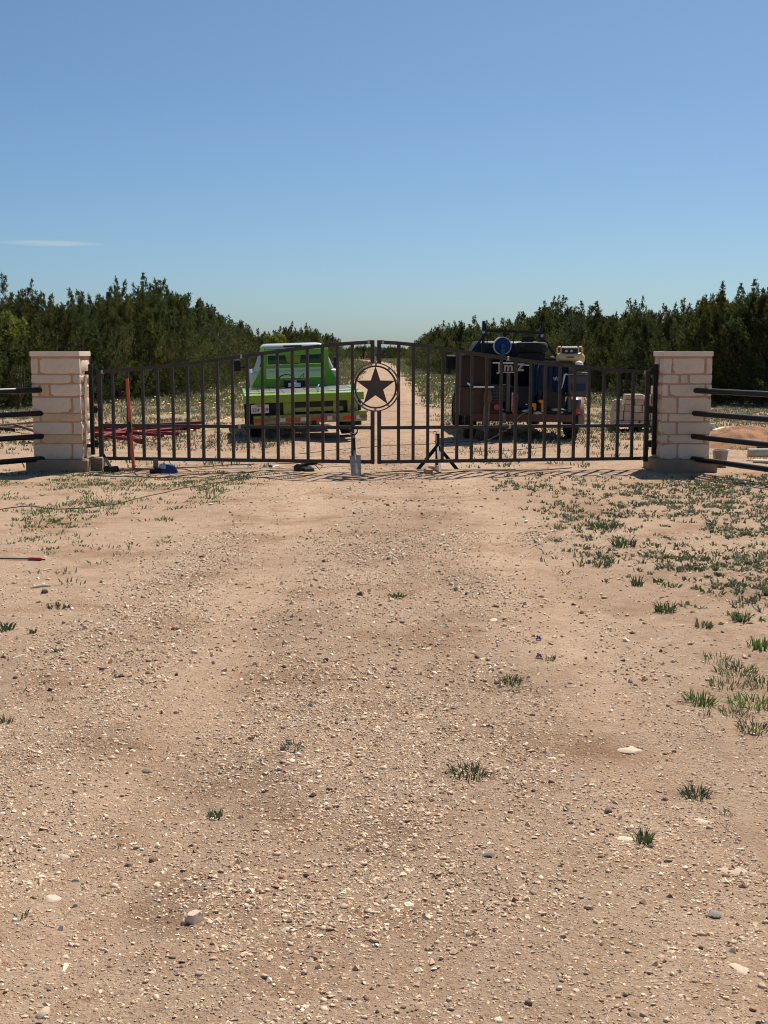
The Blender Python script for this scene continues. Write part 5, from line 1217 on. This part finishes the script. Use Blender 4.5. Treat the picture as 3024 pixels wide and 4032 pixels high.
# hoses and leads on the ground
M_HOSE = mat('grey_hose', (.17, .155, .14), .7, var=.25); M_LEAD = mat('dark_lead', (.045, .038, .034), .75, var=.3); M_TANH = mat('tan_lead', (.33, .22, .13), .7, var=.2)
def lead(name, pix, r, mt_, lab, cat='cable'):
    pts = [gnd(u, v) for u, v in pix]; out = []
    for i in range(len(pts) - 1):
        p0, p1, p2, p3 = pts[max(i - 1, 0)], pts[i], pts[i + 1], pts[min(i + 2, len(pts) - 1)]
        for k in range(6):
            t = k / 6; q_ = .5 * ((2 * p1) + (p2 - p0) * t + (2 * p0 - 5 * p1 + 4 * p2 - p3) * t * t + (3 * p1 - p0 - 3 * p2 + p3) * t ** 3)
            q_.z = float(hgt(q_.x, q_.y)) + r * .7 + .008 * (1 if abs(q_.x + .2) < 1.5 else 0); out.append(tuple(q_))
    out.append(tuple(pts[-1] + V((0, 0, r))))
    o = MB().tube(out, r, 6).build(name, mt_, None, 60); return tag(o, lab, cat)
lead('hose', [(352, 1868), (420, 1876), (520, 1876), (620, 1880), (760, 1872), (900, 1868), (1050, 1858), (1180, 1850)], .009, M_HOSE, 'grey hose snaking along the ground from the left footing to the tools', 'hose')
lead('cable', [(0, 2005), (120, 1995), (240, 2005), (420, 1990), (560, 1960), (720, 1924), (900, 1898), (1060, 1886), (1230, 1866)], .006, M_LEAD, 'long thin dark cable curving over the left foreground up to the tools')
lead('cable', [(540, 1870), (530, 1850), (560, 1838), (620, 1836), (760, 1838), (900, 1828), (1100, 1824), (1240, 1818), (1440, 1826)], .008, M_LEAD, 'dark cable running just under the left gate leaf')
lead('cable', [(760, 1848), (900, 1842), (1010, 1840), (1130, 1848), (1280, 1842), (1440, 1836)], .007, M_TANH, 'tan cable lying under the middle of the left leaf')
lead('cable', [(1480, 1858), (1600, 1856), (1740, 1862), (1850, 1856), (1990, 1852), (2100, 1850), (2250, 1842)], .009, M_LEAD, 'dark cable along the ground in front of the right gate leaf')
lead('cable', [(1540, 1850), (1650, 1852), (1780, 1850), (1900, 1848), (2030, 1846)], .007, M_TANH, 'tan cable passing behind the pipe stand')
lead('cable', [(1180, 1788), (1300, 1776), (1420, 1764), (1540, 1756), (1650, 1750), (1780, 1742), (1880, 1736), (1960, 1722)], .008, M_LEAD, 'dark welding lead crossing the track behind the gate')
lead('cable', [(1500, 1800), (1640, 1790), (1780, 1780), (1920, 1774), (2040, 1770), (2160, 1758)], .006, M_LEAD, 'thin dark lead behind the right leaf near the work truck')
pa, pb = on_truck(bt, (-.05, -.06, .50)), gnd(1880, 1748)
o = MB().tube([tuple(on_truck(bt, (.10, -.05, .56))), tuple(pa), tuple(pa.lerp(pb, .35) + V((0, 0, -.10))), tuple(pa.lerp(pb, .75) + V((0, 0, -.06))), (pb.x, pb.y, pb.z + .01), tuple(gnd(1760, 1752) + V((0, 0, .01)))], .010, 8).build('cable', M_BUMP, None, 60); tag(o, 'pale grey cable hanging from the work truck to the ground', 'cable')
# limestone blocks on a pallet
M_LB = [mat('block_limestone_%d' % i, c, .9, var=.15, scale=8, bump=.4, bscale=60) for i, c in enumerate([(.60, .49, .37), (.54, .42, .31), (.66, .57, .46)])]
pp = at(2512, 1690, 26.0)
pal = thing('pallet', 'wooden pallet under the stacked limestone blocks', 'pallet', (pp.x, 26.3, 0))
for k in range(5): MB().box((0, -.42 + k * .21, .125), (1.05, .13, .022)).build('top_board', M_TAN, pal)
for x in (-.48, 0, .48): MB().box((x, 0, .068), (.09, .98, .090)).build('bearer', M_TAN, pal)
for k in range(3): MB().box((0, -.40 + k * .40, .011), (1.05, .12, .022)).build('bottom_board', M_TAN, pal)
BLK = [  # local x0, x1, z0, z1 of the stack as seen from the gate
    (-.50, -.38, .137, .25), (-.37, -.19, .137, .25), (-.17, -.01, .137, .25), (.02, .20, .137, .25), (.22, .40, .137, .25),
    (-.52, -.34, .252, .45), (-.33, -.15, .252, .45), (-.13, .22, .252, .42), (.24, .50, .252, .42),
    (-.50, -.33, .452, .60), (-.32, -.13, .452, .60), (-.11, .05, .424, .58), (.06, .22, .424, .58), (.24, .46, .424, .62),
    (-.50, -.36, .602, .70), (-.31, -.12, .602, .70), (-.10, .08, .582, .69), (.10, .24, .582, .78), (.26, .48, .622, .80),
    (-.30, -.13, .702, .81), (-.09, .08, .692, .81), (.28, .46, .802, .98)]
for i, (x0, x1, z0, z1) in enumerate(BLK):
    row = 0 if z0 < .2 else 1 if z0 < .4 else 2 if z0 < .5 else 3 if z0 < .65 else 4
    rows_n = [b_ for b_ in BLK if (0 if b_[2] < .2 else 1 if b_[2] < .4 else 2 if b_[2] < .5 else 3 if b_[2] < .65 else 4) == row]
    pos = sorted(rows_n).index((x0, x1, z0, z1))
    m = MB(); m.box(((x0 + x1) / 2, -.30 + .02 * ((i * 7) % 3), (z0 + z1) / 2), (x1 - x0, .30, z1 - z0 - .004))
    o = m.build('limestone_block', M_LB[i % 3], None, None, .012, 2); o.location = pal.location
    tag(o, 'limestone block on the pallet, %s from the left in the %s layer' % (ORD[pos], ['bottom', 'second', 'third', 'fourth', 'top'][row]), 'block', 'limestone blocks stacked on the pallet')
for k, (x0, x1, z0, z1) in enumerate([(-.48, -.1, .137, .40), (-.08, .28, .137, .42), (-.46, -.05, .402, .66), (-.02, .36, .422, .70)]):
    m = MB(); m.box(((x0 + x1) / 2, .12, (z0 + z1) / 2), (x1 - x0, .42, z1 - z0 - .004)); o = m.build('limestone_block', M_LB[k % 3], None, None, .012, 2); o.location = pal.location
    tag(o, 'limestone block in the rear of the pallet stack, %s of four' % ORD[k], 'block', 'limestone blocks stacked on the pallet')
# right side: bucket, earth mound, timbers, boards
p = gnd(2836, 1850) ; p.y = 18.15; p.x = at(2836, 1800, 18.15).x
bk = thing('metal_bucket', 'grey metal bucket half hidden behind the right pillar footing', 'bucket', (p.x, p.y, 0))
MB().lathe([(.085, 0), (.115, .24), (.118, .245), (.110, .245), (.08, .012), (0, .012)], 24).build('pail', mat('galvanised', (.26, .26, .27), .45, .7, var=.2), bk, 40)
MB().tube([(.118 * math.cos(a_), .118 * math.sin(a_), .245) for a_ in np.linspace(0, 6.28, 20, endpoint=False)], .007, 6, closed=True).build('rim', M_ALU, bk, 40)
mc = gnd(2945, 1760)
xs2, ys2 = np.meshgrid(np.linspace(-1.5, 1.6, 90), np.linspace(-1.3, 1.3, 70))
env = np.clip(1 - (xs2 / 1.5) ** 2 - (ys2 / 1.2) ** 2, 0, 1) ** .8
zz2 = env * (.30 + .28 * (fbm(xs2 * 1.8 + 4, ys2 * 1.8, 91, 5) - .4) + .10 * (fbm(xs2 * 7, ys2 * 7, 92, 4) - .5)) - .03
i2 = np.arange(xs2.size).reshape(xs2.shape); a, b_, c, d = i2[:-1, :-1].ravel(), i2[:-1, 1:].ravel(), i2[1:, 1:].ravel(), i2[1:, :-1].ravel()
cl2 = RED[None] * (.75 + .6 * fbm(xs2.ravel() * 3, ys2.ravel() * 3, 93))[:, None]
o = np_mesh('earth_mound', np.stack([xs2.ravel(), ys2.ravel(), zz2.ravel()], 1), np.concatenate([np.stack([a, b_, c], 1), np.stack([a, c, d], 1)]), M_ROAD, cl2, smooth=True)
o.location = (mc.x + .25, mc.y + .3, 0); tag(o, 'heap of fresh orange-red earth right of the right pillar', 'mound')
M_TIM = mat('weathered_timber', (.36, .35, .28), .9, var=.3, scale=9, tint=(.20, .20, .15), tfac=.4)
a = gnd(2952, 1818); o = MB().tube([(a.x, a.y + .1, .13), (a.x + .9, a.y + .0, .14), (a.x + 1.8, a.y - .1, .14)], [.07, .075, .078], 12).build('log', M_TIM, None, 40); tag(o, 'grey weathered log beyond the right pipe fence', 'log')
a = gnd(2965, 1822); o = MB().beam((a.x, a.y, .03), (a.x + 1.5, a.y - .45, .03), .16, .035).build('board', mat('pale_board', (.62, .56, .47), .8, var=.2), None, None, .003); tag(o, 'pale board on the ground in front of the grey log', 'board')
a = gnd(2988, 1800); o = MB().box((0, 0, .11), (.9, .05, .22), Matrix.Rotation(-.25, 4, 'Y')).build('steel_sheet', M_UNDER, None, None, .004); o.location = (a.x + .55, a.y + .35, .08); tag(o, 'black steel sheet tilted against the earth behind the log', 'sheet')
a = gnd(2812, 1702); o = MB().beam((a.x, a.y, .04), (a.x + .36, a.y + .6, .06), .10, .03).build('lath', mat('cream_lath', (.62, .50, .36), .8), None); tag(o, 'cream wooden lath lying in the weeds right of the pillar', 'lath')
a = gnd(2806, 1700); o = MB().box((0, 0, .09), (.16, .12, .18)).build('loose_limestone', M_LB[2], None, None, .012); o.location = (a.x - .02, a.y + .1, 0); tag(o, 'single limestone block standing just right of the right pillar', 'block')
# scrap behind the left fence
for i, ((u0, v0), (u1, v1), r, mt_, lab) in enumerate([((-30, 1688), (130, 1672), .03, M_WOOD, 'rusty brown bar on top of the scrap left of the left pillar'), ((-20, 1700), (142, 1690), .028, M_HOSE, 'grey bar in the middle of the scrap left of the left pillar'),
                                  ((-40, 1708), (60, 1706), .04, M_UNDER, 'dark square bar at the front of the scrap by the left edge'), ((60, 1700), (150, 1714), .03, M_WOOD, 'brown angle lying toward the left pillar in the scrap')]):
    a, b_ = gnd(u0, v0), gnd(u1, v1); o = MB().beam((a.x, a.y, a.z + .05 + .03 * i), (b_.x, b_.y, b_.z + .06), r * 2, r * 1.6).build('scrap_bar', mt_, None, None, .003); tag(o, lab, 'bar', 'scrap bars behind the left fence')
a = at(104, 1668, 23.0); o = MB().box((0, 0, 0), (.22, .30, .09), Matrix.Rotation(.12, 4, 'Y')).build('steel_channel', M_WOOD, None, None, .004); o.location = (a.x + .06, 23.0, .10); tag(o, 'rusty steel channel end poking out beside the left pillar', 'channel')
a = gnd(12, 1678); o = MB().tube([(0, 0, 0), (.0, .02, .30), (.02, 0, .36)], .012, 6).build('steel_stake', M_UNDER, None, 40); o.location = a; tag(o, 'thin dark stake standing in the scrap at the left edge', 'stake')
# rod with red tip and pale sticks on the left foreground
a, b_ = gnd(-120, 2206), gnd(178, 2204); o = thing('marker_rod', 'thin dark rod with a red tip lying on the sand at the left edge', 'rod', (a.x, a.y, 0))
e = b_ - V((a.x, a.y, 0)); MB().tube([(0, 0, a.z + .012), (e.x * .8, e.y * .8, b_.z + .018)], .007, 8).build('shaft', M_LEAD, o, 40); MB().tube([(e.x * .78, e.y * .78, b_.z + .018), (e.x * .95, e.y * .95, b_.z + .014)], .014, 10).build('red_sleeve', M_REDC, o, 40); MB().tube([(e.x * .94, e.y * .94, b_.z + .014), (e.x, e.y, b_.z + .010)], .007, 8).build('tip', M_LEAD, o, 40)
M_STK = mat('bleached_wood', (.64, .55, .42), .85, var=.2)
for (u0, v0), (u1, v1), r, lab in (((122, 2316), (202, 2308), .010, 'jagged pale stick on the sand below the red tipped rod'), ((50, 2614), (122, 2602), .008, 'pale straight stick on the left sand'), ((590, 3138), (645, 3132), .007, 'pale twig on the left gravel'), ((735, 3234), (795, 3218), .006, 'bleached twig beside the small leafy weed'),
                                  ((250, 3830), (262, 3790), .008, 'pale wood chip standing out in the lower left gravel'), ((60, 3068), (160, 3056), .004, 'thin straw near the brown patch on the left'), ((170, 2246), (205, 2240), .006, 'short pale stick just below the red tipped rod')):
    a, b_ = gnd(u0, v0), gnd(u1, v1); m_ = a.lerp(b_, .5) + V((0, .01, r * 1.2)); o = MB().tube([tuple(a + V((0, 0, r * .6))), tuple(m_), tuple(b_ + V((0, 0, r * .6)))], [r * .8, r * 1.1, r * .5], 6).build('stick', M_STK, None, 40); tag(o, lab, 'stick', 'pale sticks on the driveway')
# white litter on the right verge
for (u, v), w, lab, sd in (((2358, 1878), .05, 'crumpled white litter in front of the right gate leaf', 501), ((2690, 1900), .035, 'small white stone chip by the rail shadows', 502), ((2925, 1905), .05, 'flat white stone on the rail shadows at right', 503), ((830, 1985), .03, 'white chip in the left weeds', 504)):
    p = gnd(u, v); o = bpy.data.objects.new('crumpled_paper', rock_mesh('crumpled_paper', sd, .5, .12, (.78, .76, .72), 2)); link(o); o.scale = (w, w * .8, w); o.location = p + V((0, 0, w * .3)); tag(o, lab, 'litter')
